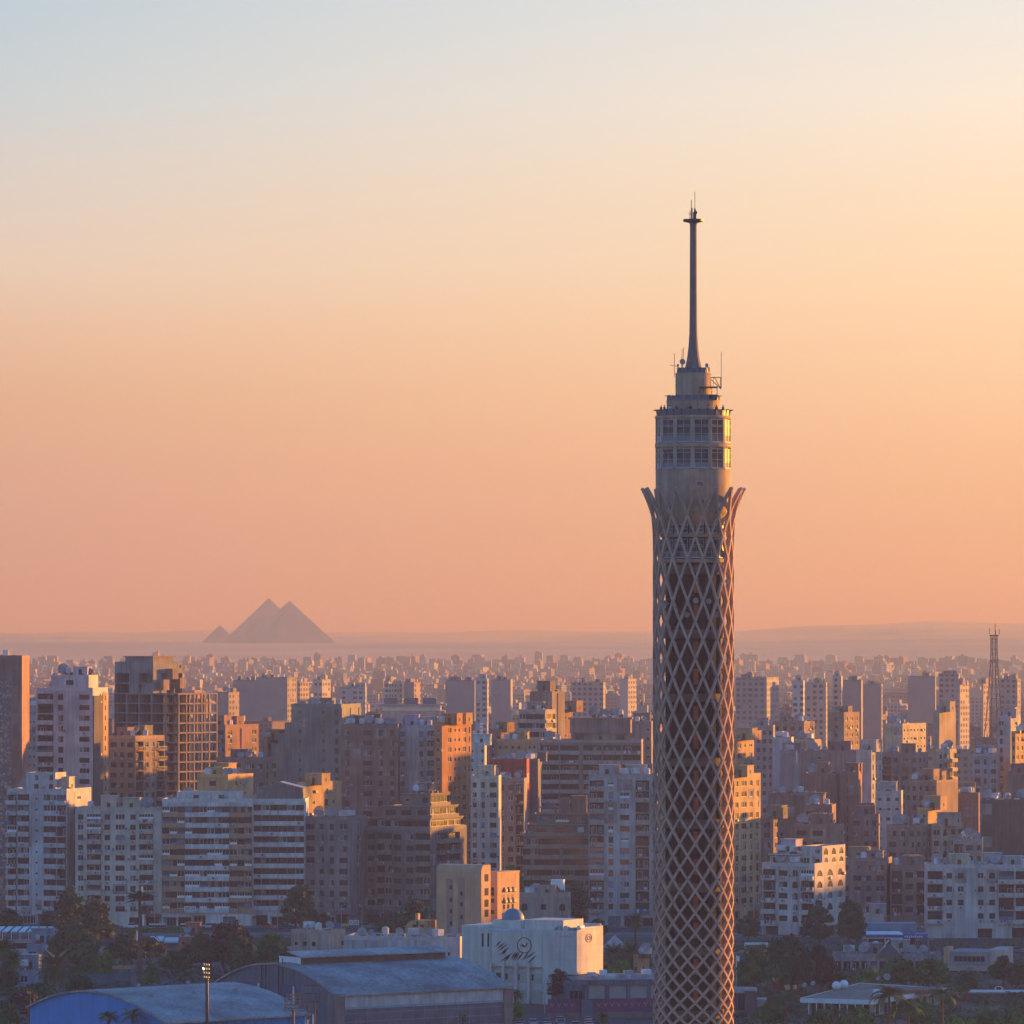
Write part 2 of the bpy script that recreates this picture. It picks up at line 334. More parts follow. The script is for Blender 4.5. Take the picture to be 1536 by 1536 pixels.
def window_mesh(kind, w_, h):
    w_ = max(.5, round(w_*5)/5); h = round(h*5)/5; key = (kind, w_, h)
    if key in WM: return WM[key]
    q = MB(); x0, x1 = -w_/2, w_/2
    fr = {'open': 1, 'curtain': 1, 'encl': 1, 'dark': 3, 'enclb': 3}.get(kind, 3)
    mats = [glass_d, white_p, curt, metal_d, wood, blueg, glass_b]
    q.face([(x0, 0, 0), (x1, 0, 0), (x1, 0, h), (x0, 0, h)], 6 if kind == 'enclb' else 0)
    n = max(1, round(w_/(0.75 if kind in ('encl', 'enclb') else 1.0)))
    t = .07
    for i in range(n+1):
        x = x0+w_*i/n; q.box(x-t/2, x+t/2, -.07, .02, 0, h, fr)
    for z0 in (0, h-t): q.box(x0, x1, -.06, .02, z0, z0+t, fr)
    if kind in ('encl', 'enclb'): q.box(x0, x1, -.05, .02, h*.35, h*.35+t, fr); q.face([(x0, -.02, .05), (x1, -.02, .05), (x1, -.02, h*.34), (x0, -.02, h*.34)], 1 if kind == 'encl' else 5)
    if kind == 'curtain': q.face([(x0, -.01, h*.1), (x0+w_*.5, -.01, h*.1), (x0+w_*.5, -.01, h), (x0, -.01, h)], 2)
    if kind == 'shut': q.box(x0, x1, -.05, .01, 0, h, 4)
    if kind == 'blue': q.box(x0, x1, -.05, .01, 0, h, 5)
    if kind == 'half': q.box(x0, x1, -.05, .01, h*.4, h, 4)
    if kind == 'halfw': q.box(x0, x0+w_/2, -.05, .01, 0, h, 2)
    WM[key] = q.mesh('window', mats); return WM[key]
def rail_mesh(style, w_, dep):
    w_ = round(w_*2)/2; key = (style, w_, dep)
    if key in WM: return WM[key]
    q = MB(); x0, x1 = -w_/2, w_/2
    q.box(x0, x1, -dep, 0.05, -.2, 0, 0)
    if style == 'b':
        q.box(x0, x1, -dep-.1, -dep+.02, -.25, 1.0, 0)
        for x in (x0, x1-.1): q.box(x, x+.1, -dep+.03, 0.04, 0.003, 1.0, 0)
    elif style == 'r':
        q.box(x0, x1, -dep, -dep+.06, .95, 1.02, 1)
        n = int(w_/.35)
        for i in range(n+1): q.box(x0+(w_-.05)*i/n, x0+(w_-.05)*i/n+.05, -dep, -dep+.05, 0, .95, 1)
    WM[key] = q.mesh('balcony', [trimm, metal_d]); return WM[key]
def ac_mesh():
    if 'ac' in WM: return WM['ac']
    q = MB(); q.box(-.45, .45, -.45, -.08, 0, .65, 0); q.box(-.3, .2, -.46, -.44, .1, .55, 1); q.box(-.4, -.34, -.4, 0, -.15, 0, 2); q.box(.34, .4, -.4, 0, -.15, 0, 2)
    WM['ac'] = q.mesh('air_conditioner', [acm, metal_d, rustm]); return WM['ac']
def tank_mesh(k):
    if ('tank', k) in WM: return WM['tank', k]
    q = MB()
    if k == 0:
        q.lathe([(.8, .8), (.82, .85), (.82, 2.3), (.2, 2.6)], 12, 0)
        for a in (0, 1, 2, 3): q.box(-.6+1.1*(a % 2), -.5+1.1*(a % 2), -.6+1.1*(a//2), -.5+1.1*(a//2), 0, .8, 1)
    else:
        q.box(-1.1, 1.1, -.9, .9, 1.0, 2.5, 0)
        for a in (0, 1, 2, 3): q.box(-1.0+1.9*(a % 2), -.9+1.9*(a % 2), -.8+1.5*(a//2), -.7+1.5*(a//2), 0, 1, 1)
    WM['tank', k] = q.mesh('water_tank', [tankm, rustm]); return WM['tank', k]
def dish_mesh(k):
    if ('dish', k) in WM: return WM['dish', k]
    q = MB(); r = (.75, 1.1, 1.6)[k]; a = ((-.5, -.8, .45), (.3, -.9, .5), (-.2, -1, .7))[k]
    q.dish((0, 0, r+.5), r, a, 0); q.tube((0, 0, 0), (0, .1, r+.5), .07, 5, 1); q.tube((.5, .5, 0), (0, .15, r+.3), .05, 4, 1)
    WM['dish', k] = q.mesh('satellite_dish', [dishm, rustm]); return WM['dish', k]
OCHRE = (.42, .25, .14)
CW = {'o': 5.0, 'w': 3.0, 'd': 4.2, 's': 2.0, 'b': 4.4, 'r': 4.2, 'l': 5.0, 'L': 5.0, '.': 2.2, '|': .7, 'a': 3.2, 'e': 4.0, 'c': 4.0, 'v': 1.8, 'n': 3.4}
WK = ['dark', 'open', 'curtain', 'shut', 'blue', 'half', 'halfw', 'encl', 'enclb']
MODES = {'mix': [3, 3, 2, 2, 1, 2, 1, 0, 0], 'brown': [3, 1, 1, 5, 0, 3, 0, 0, 0], 'dark': [6, 1, 1, 1, 0, 1, 1, 0, 0], 'encl': [2, 2, 1, 1, 1, 1, 1, 3, 2], 'white': [2, 4, 3, 1, 2, 1, 1, 2, 1]}
class Bld:
    """one building: wall mesh with real openings, a part per window, balcony, air conditioner and roof item"""
    def __init__(s, name, label, cat, loc, rz, group, color, trim):
        s.t = thing(name, label, cat, loc, rz, group); s.wall = MB(); s.back = MB(); s.color = color; s.trim = trim or color
        s.wins = []; s.balc = []; s.acs = []
    def facade(s, O, U, W_, z0, z1, fh, pat, mode='mix', ac=.3, gf=0.0, top=0.0, bands=False):
        """O origin (left end seen from outside), U unit vector to the right; outward normal is U x up"""
        O = Vector(O); U = Vector(U).normalized(); N = Vector((U.y, -U.x, 0)); ang = math.atan2(U.y, U.x)
        P = lambda u, z, d=0.0: (O.x+U.x*u-N.x*d, O.y+U.y*u-N.y*d, z)
        mi = [0]
        wl = lambda a, b, c, d, dep=0.0: s.wall.face([P(a, c, dep), P(b, c, dep), P(b, d, dep), P(a, d, dep)], mi[0]) if b-a > 1e-4 and d-c > 1e-4 else None
        if isinstance(pat, str): pat = [pat]
        if gf: s.shops(P, wl, W_, z0, gf, ang, mode)
        if top: wl(0, W_, z1-top, z1)
        za, zb = z0+gf, z1-top; nf = max(1, round((zb-za)/fh)); fh = (zb-za)/nf
        for k in range(nf):
            p = pat[min(k*len(pat)//nf, len(pat)-1)] if len(pat) > 1 else pat[0]
            tot = sum(CW[c] for c in p); u = 0.0; zf = za+k*fh
            for ch in p:
                cw = CW[ch]/tot*W_; a, b = u, u+cw; u = b; t = zf+fh; mi[0] = 2 if rng.random() < .045 else 0
                if ch in 'wdsn' and rng.random() < .07: ch = rng.choice('.wds')
                elif ch == 'b' and rng.random() < .12: ch = 'r'
                elif ch == 'r' and rng.random() < .2: ch = 'b'
                if ch in '.|':
                    if ch == '|': wl(a, b, zf, t, -.25); s.wall.face([P(a, zf, 0), P(a, zf, -.25), P(a, t, -.25), P(a, t, 0)]); s.wall.face([P(b, zf, -.25), P(b, zf, 0), P(b, t, 0), P(b, t, -.25)])
                    else: wl(a, b, zf, t)
                    continue
                if ch == 'e':
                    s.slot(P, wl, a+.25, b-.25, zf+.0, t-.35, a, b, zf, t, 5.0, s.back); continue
                if ch in 'wdsanv':
                    ww = {'w': 1.5, 'd': 2.6, 's': .9, 'a': 1.7, 'n': 1.3, 'v': .55}[ch]; ww = min(ww*cw/CW[ch], cw-.3)
                    hh = {'w': 1.5, 'd': 1.5, 's': 1.0, 'a': 1.9, 'n': 1.8, 'v': 1.9}[ch]; hh = min(hh, fh-.6)
                    c0 = (a+b)/2; zs = zf+(fh-hh)*.58; w0 = c0-ww/2; w1 = c0+ww/2
                    s.slot(P, wl, w0, w1, zs, zs+hh, a, b, zf, t, .22, s.wall, arch=(ch == 'a'))
                    s.win(P(c0, zs, .16), ang, ww, hh, mode, P)
                    if rng.random() < ac and cw > 2.2:
                        if rng.random() < .5: s.acs.append((P(w1+.5 if rng.random() < .5 else w0-.5, zs+.1), ang))
                        else: s.acs.append((P(c0, zs-.85), ang))
                    continue
                if ch in 'brc':
                    w0, w1 = a+.25, b-.25; zs, zt = zf+.05, t-.4
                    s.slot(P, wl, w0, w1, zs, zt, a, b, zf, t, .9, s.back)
                    k_ = rng.random()
                    if k_ < .3 and ch == 'b': s.win(P((a+b)/2, zs+1.0, .02), ang, w1-w0, zt-zs-1.0, 'encl', P, kind=rng.choice(['encl', 'enclb', 'dark']))
                    else:
                        s.win(P(a+cw*.33, zs+.1, .84), ang, cw*.3, 2.1, mode, P); s.win(P(a+cw*.7, zs+.1, .84), ang, cw*.25, 2.1, mode, P)
                    s.balc.append((P((a+b)/2, zf+.05, 0), ang, 'b' if ch in 'bc' else 'r', cw-.25, 1.0, None))
                    if rng.random() < ac: s.acs.append((P(a+cw*rng.uniform(.2, .8), zf+.1, -1.1), ang))
                    continue
                if ch in 'lLo':
                    zs, zt = zf+1.05, t-.25
                    s.slot(P, wl, a, b, zs, zt, a, b, zf, t, .5, s.wall)
                    n = max(1, round(cw/2.4))
                    for i in range(n): s.win(P(a+cw*(i+.5)/n, zs, .42), ang, cw/n-.12, zt-zs, mode, P)
                    if ch in 'lo': s.balc.append((P((a+b)/2, zf+.06, 0), ang, 'b', cw-.02, .35, OCHRE if ch == 'o' else None))
                    if rng.random() < ac: s.acs.append((P(a+cw*rng.uniform(.1, .9), zf+.25, -.42), ang))
    def shops(s, P, wl, W_, z0, gf, ang, mode):
        if gf < 2.5 or W_ < 7: wl(0, W_, z0, z0+gf); return
        n = max(1, int(W_/4.2)); cw = W_/n
        for i in range(n):
            a, b = i*cw, (i+1)*cw
            if rng.random() < .25: wl(a, b, z0, z0+gf); continue
            h = min(gf-.5, rng.choice([2.4, 2.8, 3.0])); m = rng.uniform(.25, .7)
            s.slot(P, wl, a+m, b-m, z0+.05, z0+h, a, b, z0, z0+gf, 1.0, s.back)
            if rng.random() < .6: s.win(P((a+b)/2, z0+.06, .9), ang, cw-2*m, h-.2, mode, P, kind=rng.choice(['dark', 'shut', 'enclb', 'blue', 'open']))
            if rng.random() < .5: s.balc.append((P((a+b)/2, z0+h+.25, 0), ang, 'c', cw-.5, 1.2, rng.choice([(.05, .12, .3), (.3, .06, .05), (.45, .42, .38), (.1, .2, .15)])))
    def slot(s, P, wl, w0, w1, zs, zt, a, b, z0, z1, dep, back, arch=False):
        wl(a, w0, z0, z1); wl(w1, b, z0, z1); wl(w0, w1, z0, zs); wl(w0, w1, zt, z1)
        q = s.wall.face
        q([P(w0, zs), P(w0, zs, dep), P(w0, zt, dep), P(w0, zt)]); q([P(w1, zs, dep), P(w1, zs), P(w1, zt), P(w1, zt, dep)])
        q([P(w0, zs, 0), P(w1, zs, 0), P(w1, zs, dep), P(w0, zs, dep)]); q([P(w0, zt, dep), P(w1, zt, dep), P(w1, zt, 0), P(w0, zt, 0)])
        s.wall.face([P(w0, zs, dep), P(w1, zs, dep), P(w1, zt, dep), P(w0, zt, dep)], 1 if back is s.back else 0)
        if arch:
            r = (w1-w0)/2; c = (w0+w1)/2
            for i in range(6):
                t0, t1 = math.pi*i/6, math.pi*(i+1)/6
                q([P(c+r*math.cos(t0), zt, .01), P(c+r*math.cos(t0), zt-r+r*math.sin(t0), .01), P(c+r*math.cos(t1), zt-r+r*math.sin(t1), .01), P(c+r*math.cos(t1), zt, .01)])
    def win(s, loc, ang, w_, h, mode, P, kind=None):
        s.wins.append((kind or rng.choices(WK, MODES[mode])[0], loc, ang, w_, h))
    def roof(s, x0, x1, y0, y1, z, par=.9, m=0, cover=None):
        q = MB(); q.box(x0+.22, x1-.22, y0+.22, y1-.22, z-.3, z-.02, 1)
        for (a, b, c, d) in ((x0, x1, y0, y0+.2), (x0, x1, y1-.2, y1), (x0, x0+.2, y0+.203, y1-.203), (x1-.2, x1, y0+.203, y1-.203)): q.box(a, b, c, d, z-.02, z+par, 0)
        return q.build('roof', [trimm, brickm], s.t, color=s.trim)
    def items(s, x0, x1, y0, y1, z, tank=2, dish=3, hut=1, ac=0, junk=0):
        taken = []; junk += 7; dish += 3; tank += 1
        hut += rng.random() < .6
        def spot(r):
            for _ in range(12):
                x, y = rng.uniform(x0+r, max(x0+r+.1, x1-r)), rng.uniform(y0+r, max(y0+r+.1, min(y1-r, y0+r+9)))
                if all((x-a)**2+(y-b)**2 > (r+c)**2 for a, b, c in taken): break
            taken.append((x, y, r)); return x, y
        for i in range(hut):
            w_, d, h = rng.uniform(3.5, 6), rng.uniform(3.5, 5), rng.uniform(2.6, 4)
            x, y = spot(3); y = max(y, y0+3.5); q = MB(); q.box(x-w_/2, x+w_/2, y-d/2, y+d/2, z-.02, z+h, 0); q.box(x-w_/2-.2, x+w_/2+.2, y-d/2-.2, y+d/2+.2, z+h, z+h+.2, 0)
            q.box(x-.5, x+.5, y-d/2-.02, y-d/2+.02, z, z+2.1, 1); q.box(x+w_/2-.02, x+w_/2+.02, y-.5, y+.5, z+1, z+2, 1); q.build('stair_head', [wallm, wood], s.t, color=[c*rng.uniform(.8, 1.1) for c in s.color])
        for i in range(tank):
            x, y = spot(1.2); put('water_tank', tank_mesh(rng.randrange(2)), s.t, (x, y, z), rng.uniform(0, 3))
        for i in range(dish):
            x, y = spot(1.2); put('satellite_dish', dish_mesh(rng.choice([0, 0, 1, 1, 2])), s.t, (x, y, z), rng.uniform(-.5, .5))
        for i in range(junk):
            x, y = spot(.8); q = MB()
            for j in range(3): a, b = rng.uniform(-.8, .8), rng.uniform(-.8, .8); q.box(x+a-.5, x+a+.5, y+b-.4, y+b+.4, z, z+rng.uniform(.3, 1.1), j % 2)
            q.build('roof_clutter', [rustm, acm], s.t)
    def laundry(s):
        for loc, ang, st, w_, dep, c in s.balc:
            if dep < .9 or rng.random() > .25: continue
            q = MB(); x = -w_*.4
            while x < w_*.35: ww = rng.uniform(.35, .8); q.box(x, x+ww, -dep-.19, -dep-.16, .95-rng.uniform(.5, 1.0), .95, rng.randrange(4)); x += ww+rng.uniform(.05, .5)
            o = q.build('laundry', LAUN, s.t, loc); o.rotation_euler.z = ang
    def done(s):
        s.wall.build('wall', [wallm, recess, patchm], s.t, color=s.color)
        s.wins.sort(key=lambda w_: -w_[3]*w_[4]); rest = MB()
        rest_w = s.wins[100:]
        for kind, loc, ang, w_, h in s.wins[:100]: put('window', window_mesh(kind, w_, h), s.t, loc, ang)
        if rest_w:
            mats = None
            for kind, loc, ang, w_, h in rest_w:
                me = window_mesh(kind, w_, h); mats = list(me.materials); c, s_ = math.cos(ang), math.sin(ang); k = len(rest.v)
                for v in me.vertices: rest.v.append((loc[0]+v.co.x*c-v.co.y*s_, loc[1]+v.co.x*s_+v.co.y*c, loc[2]+v.co.z))
                for p in me.polygons: rest.f.append(tuple(k+i for i in p.vertices)); rest.m.append(p.material_index)
            rest.build('further_windows', mats, s.t)['kind'] = 'stuff'
        for loc, ang, st, w_, dep, c in s.balc[:100]: put('balcony', rail_mesh(st, w_, dep), s.t, loc, ang, color=c or s.trim)
        s.laundry()
        for loc, ang in s.acs[:40]: put('air_conditioner', ac_mesh(), s.t, loc, ang)
        return s
FOOT = []        # footprints (x, y, radius) of placed buildings
def solve(px, Xc, Yc, ux, uy):
    k = (px-768)/F; return (k*Yc-Xc)/(ux-k*uy)
def building(label, x0, xc, x2, ytop, Y, psi=12, front='wwww', side='ww', color=(.5, .47, .43), scolor=None, trim=None, base=0.0, depth=None, fh=3.05,
             mode='mix', smode=None, ac=.3, gf=0.0, top=.5, group=None, name='apartment_block', cat='building', tank=2, dish=3, hut=1, junk=0, sac=None, steps=None, par=.9, fin=True, htop=None):
    """x0..xc is the facade towards the camera, xc..x2 the flank seen beside it (psi>0 right flank, psi<0 then x0..xc is the flank)"""
    a = R(psi); Xc = X(xc, Y); u = (math.cos(a), -math.sin(a)); v = (math.sin(a), math.cos(a))
    z1 = Z(ytop, Y) if htop is None else htop
    B = Bld(name, label, cat, (Xc, Y, 0), -a, group, color, trim)
    if psi >= 0:
        W_ = -solve(x0, Xc, Y, *u); D = solve(x2, Xc, Y, *v) if x2 > xc else (depth or 16)
        if depth: D = depth
        xa, xb = -W_, 0
    else:
        W_ = solve(x2, Xc, Y, *u); D = solve(x0, Xc, Y, *v) if x0 < xc else (depth or 16)
        if depth: D = depth
        xa, xb = 0, W_
    D = max(6, min(D, 45))
    B.xa, B.xb, B.D, B.z1 = xa, xb, D, z1
    B.facade((xa, 0, 0), (1, 0, 0), W_, base, z1, fh, front, mode, ac, gf, top)
    B.facade((xb, 0, 0), (0, 1, 0), D, base, z1, fh, side, smode or mode, ac if sac is None else sac, gf, top)
    B.facade((xa, D, 0), (0, -1, 0), D, base, z1, fh, side if psi < 0 else '.', smode or mode, ac, gf, top)
    B.wall.face([(xb, D, base), (xa, D, base), (xa, D, z1), (xb, D, z1)])
    B.roof(xa, xb, 0, D, z1, par)
    B.items(xa+.5, xb-.5, .5, D-.5, z1, tank, dish, hut, 0, junk)
    c = Vector((Xc, Y)); m = c+Vector(u)*(xa+xb)/2+Vector(v)*D/2; FOOT.append((m.x, m.y, math.hypot(W_, D)/2))
    if fin: B.done()
    return B
# ---------------------------------------------------------------- the city: front row across the river and the blocks right behind it
WH = (.58, .555, .51); CR = (.56, .50, .40); BR = (.24, .175, .14); BK = (.30, .165, .11); GY = (.30, .29, .28); DK = (.16, .13, .115); SD = (.46, .30, .15); OC = (.54, .34, .15)
FR = 'apartment houses along the far bank'; BH = 'blocks close behind the far bank'
b = building('cream apartment house with paired balconies, lowest of the row at the far left bank', 113, 243, 243, 1216, 1565, 3, 'wbwdwb.', '..', CR, fh=2.9, mode='mix', ac=.5, gf=3.2, group=FR, tank=1, dish=1, hut=1, junk=5, depth=14, trim=(.46, .41, .34))
b = building('apartment house with alternating orange and white balcony bands', 243, 378, 379, 1203, 1562, 3, 'ollo', '..', WH, fh=3.05, mode='encl', ac=.35, gf=4, top=1.0, group=FR, tank=2, dish=3, hut=0, junk=4, depth=15, fin=False)
b.facade((b.xa+4, 1.5, 0), (1, 0, 0), 18, b.z1, b.z1+2.6, 2.6, '.s.s.', 'dark', 0); b.facade((b.xa+22, 1.5, 0), (0, 1, 0), 8, b.z1, b.z1+2.6, 2.6, '.', 'dark', 0); b.roof(b.xa+4, b.xa+22, 1.5, 9.5, b.z1+2.6, .3); b.done()
b = building('white banded apartment house under a grey gabled roof shed', 379, 456, 458, 1203, 1566, 3, 'll', '.', WH, fh=3.05, mode='dark', ac=.4, gf=4.5, group=FR, tank=0, dish=0, hut=0, depth=15, fin=False)
q = MB(); h = b.z1; xa, xb = b.xa+1, b.xb-.5
q.box(xa, xb, 1.5, 11, h, h+3.8, 0); q.face([(xa-.6, 1.0, h+3.81), (xb+.6, 1.0, h+3.81), ((xa+xb)/2, 1.0, h+5.6)], 0)
q.face([(xa-.6, 1.0, h+3.81), ((xa+xb)/2, 1.0, h+5.6), ((xa+xb)/2, 11.5, h+5.6), (xa-.6, 11.5, h+3.81)], 1); q.face([((xa+xb)/2, 1.0, h+5.6), (xb+.6, 1.0, h+3.81), (xb+.6, 11.5, h+3.81), ((xa+xb)/2, 11.5, h+5.6)], 1)
q.build('roof_shed', [wallm, metal_g], b.t, color=(.20, .19, .18)); b.done()
b = building('ochre walled rooftop house with a blue tarpaulin on its sunlit flank', 446, 458, 513, 1178, 1604, 28, '.', '.s.ns.', SD, fh=3.2, group=BH, tank=1, dish=1, hut=0, fin=False, depth=21)
q = MB(); q.box(b.xb+.02, b.xb+.12, 9, 13, b.z1-14, b.z1-7.5, 0); q.build('tarpaulin', M('blue_tarp', (.03, .10, .32), .6), b.t); b.done()
building('grey brown apartment house with rooftop cables and dishes beside the dark alley', 456, 525, 549, 1230, 1568, 14, 'dwnd', '.v.', (.25, .21, .185), fh=3.0, mode='dark', ac=.5, gf=4, group=FR, tank=2, dish=5, hut=0, junk=6)
# stepped dark block with sunlit terraces
b = building('dark stepped apartment block with terraced top and sunlit balcony flank', 548, 645, 700, 1246, 1575, 24, 'dlddl', '.cc.', (.19, .165, .145), fh=3.0, mode='dark', ac=.3, gf=4, group=FR, tank=0, dish=0, hut=0, fin=False, trim=(.24, .2, .165))
h = b.z1; W_ = b.xb-b.xa
for i, (ins, hh, pt) in enumerate(((.8, 3.0, 'lll'), (2.6, 3.0, 'ddd'), (5.5, 3.2, 'w.w'))):
    x0, x1, y1 = b.xa+ins*1.6, b.xb-ins*.45, b.D-1-ins; w_ = x1-x0
    b.facade((x0, ins, 0), (1, 0, 0), w_, h, h+hh, hh, pt, 'dark', 0); b.facade((x1, ins, 0), (0, 1, 0), y1-ins, h, h+hh, hh, 'l', 'dark', 0); b.facade((x0, y1, 0), (0, -1, 0), y1-ins, h, h+hh, hh, '.', 'dark', 0)
    b.roof(x0-.3, x1+.4, ins-.5, y1, h+hh+.3, .25); h += hh+.3
b.items(b.xa+9, b.xb-4, 7, b.D-8, h, 1, 5, 1, 0, 3); b.done()
b = building('white apartment tower with enclosed balconies and a thin sunlit right flank', 55, 139, 162, 1036, 1680, 14, 'bn.d', '.v.', (.46, .46, .46), fh=3.1, mode='dark', ac=.2, gf=4, group=FR, tank=0, dish=0, hut=0, fin=False, smode='dark', scolor=None)
h = b.z1; b.facade((b.xa+4, 1.5, 0), (1, 0, 0), 12, h, h+4.3, 4.2, '.w.', 'dark', 0); b.facade((b.xa+16, 1.5, 0), (0, 1, 0), 9, h, h+4.3, 4.2, '.', 'dark', 0); b.roof(b.xa+4, b.xa+16, 1.5, 10.5, h+4.3, .4); b.items(b.xa+4, b.xb-1, 3, 9, h+4.4, 0, 4, 0); b.done()
q = MB(); q.box(b.xb+.002, b.xb+.35, .3, b.D*.62, 0, b.z1-1.5, 0); q.build('flank_shade_slab', wallm, b.t, color=(.10, .085, .08)); q = MB(); q.box(b.xb+.002, b.xb+.12, b.D*.62+.01, b.D-.05, 0, b.z1-.6, 0); q.build('flank_sunlit_strip', wallm, b.t, color=(.42, .25, .13))  # dark slab painted as recess shade; orange strip has sunlight in its colour
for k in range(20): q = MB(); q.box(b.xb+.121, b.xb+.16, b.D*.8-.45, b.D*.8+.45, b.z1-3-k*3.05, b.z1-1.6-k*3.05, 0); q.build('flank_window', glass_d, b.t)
b = building('white apartment house with a central pylon of round holes and pink flank wall', 10, 100, 137, 1188, 1572, 18, 'bl|..|lb', '.s.', (.47, .45, .43), fh=3.0, mode='mix', ac=.3, gf=4, group=FR, tank=2, dish=3, hut=1, junk=4, fin=False)
h = b.z1; b.facade((b.xa+5, 2, 0), (1, 0, 0), 9, h, h+5, 3.2, '.w.w', 'mix', 0); b.facade((b.xa+14, 2, 0), (0, 1, 0), 8, h, h+5, 3.2, '.', 'mix', 0); b.roof(b.xa+5, b.xa+14, 2, 10, h+5, .4)
q = MB()
for k in range(11): q.lathe([(.3, -.02), (.3, .06)], 12, 0, c=(0, -k*3.0))
o = q.build('porthole', glass_d, b.t, ((b.xa+b.xb)/2, -.01, b.z1-2)); o.rotation_euler.x = R(90); b.done()
# brown tower with the mosaic strip at the left edge
b = building('reddish brown tower with a tall arched mosaic strip on its front', -70, 33, 33, 988, 1640, 2, '.', '.', (.30, .17, .13), fh=3.2, group=BH, tank=0, dish=2, hut=0, junk=4, depth=18, fin=False, name='office_tower')
mz = bpy.data.materials.new('mosaic'); mz.use_nodes = True; mt = mz.node_tree; vo = mt.nodes.new('ShaderNodeTexVoronoi'); vo.inputs['Scale'].default_value = 1.6
tcn = mt.nodes.new('ShaderNodeTexCoord'); cr = mt.nodes.new('ShaderNodeValToRGB'); sp = mt.nodes.new('ShaderNodeSeparateColor'); cr.color_ramp.interpolation = 'CONSTANT'
mt.links.new(tcn.outputs['Object'], vo.inputs['Vector']); mt.links.new(vo.outputs['Color'], sp.inputs[0]); mt.links.new(sp.outputs[0], cr.inputs[0])
for i, c in enumerate([(.10, .07, .07), (.36, .26, .2), (.10, .10, .13), (.30, .15, .09), (.42, .32, .2)]):
    e = cr.color_ramp.elements[i] if i < 2 else cr.color_ramp.elements.new(.5); e.position = i*.2; e.color = (*c, 1)
mt.links.new(cr.outputs[0], mt.nodes['Principled BSDF'].inputs['Base Color'])
q = MB(); w0 = X(16.5, 1640)-X(33, 1640); zt = b.z1-8
pts = [(w0-4.5, 4), (w0, 4), (w0, zt)]+[(w0-2.25+2.25*math.cos(R(a)), zt+2.6*math.sin(R(a))) for a in range(15, 180, 15)]+[(w0-4.5, zt)]
q.face([(x, -.08, z_) for x, z_ in pts]); n = len(pts)
for i in range(n): p, r_ = pts[i], pts[(i+1) % n]; q.face([(p[0], -.08, p[1]), (r_[0], -.08, r_[1]), (r_[0], .02, r_[1]), (p[0], .02, p[1])])
q.build('mosaic_panel', mz, b.t)
for k in range(9): q = MB(); q.box(w0+.5, w0+2.2, -.12, .02, b.z1-8-k*8, b.z1-3.2-k*8, 0); q.build('relief_panel', wallm, b.t, color=(.26, .15, .115))
b.done()
building('beige slab of many small windows behind the white pylon house', 30, 60, 60, 1062, 1900, 2, 'sssss', '.', (.36, .32, .28), fh=3.0, mode='dark', ac=.1, group=BH, depth=14)
# unfinished concrete frame tower
def frame_tower():
    Y = 1800; a = R(33); t = thing('unfinished_tower', 'unfinished grey concrete tower with open floor slabs and bare columns', 'building', (X(247, Y), Y, 0), -a, BH)
    u = (math.cos(a), -math.sin(a)); v = (math.sin(a), math.cos(a)); Wd = -solve(171, X(247, Y), Y, *u); D = solve(306, X(247, Y), Y, *v)
    B = Bld.__new__(Bld); B.t = t; B.wall = MB(); B.back = MB(); B.color = (.235, .215, .20); B.trim = B.color; B.wins = []; B.balc = []; B.acs = []
    h = Z(1040, Y); nf = 20; fh = h/nf
    B.facade((-Wd, 0, 0), (1, 0, 0), Wd-.3, 0, h, fh, 'eeee', 'dark', 0); B.facade((-Wd, D*.45, 0), (0, -1, 0), D*.45, 0, h, fh, '.', 'dark', 0)
    B.wall.face([(-.3, .01, 0), (-.3, D*.45, 0), (-.3, D*.45, h), (-.3, .01, h)]); B.wall.face([(-Wd, D*.45, 0), (-.3, D*.45, 0), (-.3, D*.45, h), (-Wd, D*.45, h)])
    for k in range(nf+1):
        q = MB(); q.box(-.29, 5.5, 0, D, k*fh-.45, k*fh, 0); q.build('floor_slab', wallm, t, color=(.29, .205, .16))
    for i in range(6):
        for j in range(2):
            q = MB(); x = .1+j*4.9; y = .05+i*(D-.65)/5; q.box(x, x+.5, y, y+.55, 0, h-.45, 0); q.build('column', wallm, t, color=(.29, .205, .16))
    q = MB(); q.box(-.2, 0, D*.05, D*.62, 0, h-.5, 0); q.build('core_wall', shadecon, t)
    # block on top
    z2 = Z(993, Y); w2 = Wd*1.0
    B.facade((-w2, .4, 0), (1, 0, 0), w2*.76, h, z2, (z2-h)/3, ['e.e', 'e.e', '...'], 'dark', 0); B.facade((-w2*.24, .4, 0), (0, 1, 0), D*.75, h, z2, (z2-h)/3, ['e.ee', '.e.e', '...s'], 'dark', 0)
    B.wall.face([(-w2, D*.75, h), (-w2*.24, D*.75, h), (-w2*.24, D*.75, z2), (-w2, D*.75, z2)])
    for x, y, zz in ((-w2*.24, 3, 1.0), (-w2*.24, 8, 4.5), (-w2*.24, 12, 1.5)):
        q = MB(); q.box(x, x+2.2, y, y+3.2, h+zz, h+zz+3.4, 0); q.build('box_bay', wallm, t, color=(.29, .205, .16))
    B.roof(-w2, -w2*.24, .4, D*.75, z2, .1); q = MB(); q.box(-w2*.85, -w2*.3, 2, D*.6, z2, z2+1.5, 0); q.box(-w2*.87, -w2*.28, 1.5, D*.62, z2+1.5, z2+1.9, 0); q.build('roof_cap', wallm, t, color=(.28, .21, .18))
    B.wall.build('wall', [wallm, recess, patchm], t, color=B.color)
    FOOT.append((X(240, Y), Y+12, 18))
frame_tower()
building('brown apartment house with sunlit right wall crowded by balconies below the unfinished tower', 163, 203, 247, 1108, 1702, 30, 'dwd', 'rwwr', (.30, .2, .14), fh=3.0, mode='brown', ac=.4, sac=.8, group=BH, tank=2, dish=4, hut=1, trim=(.36, .25, .17))
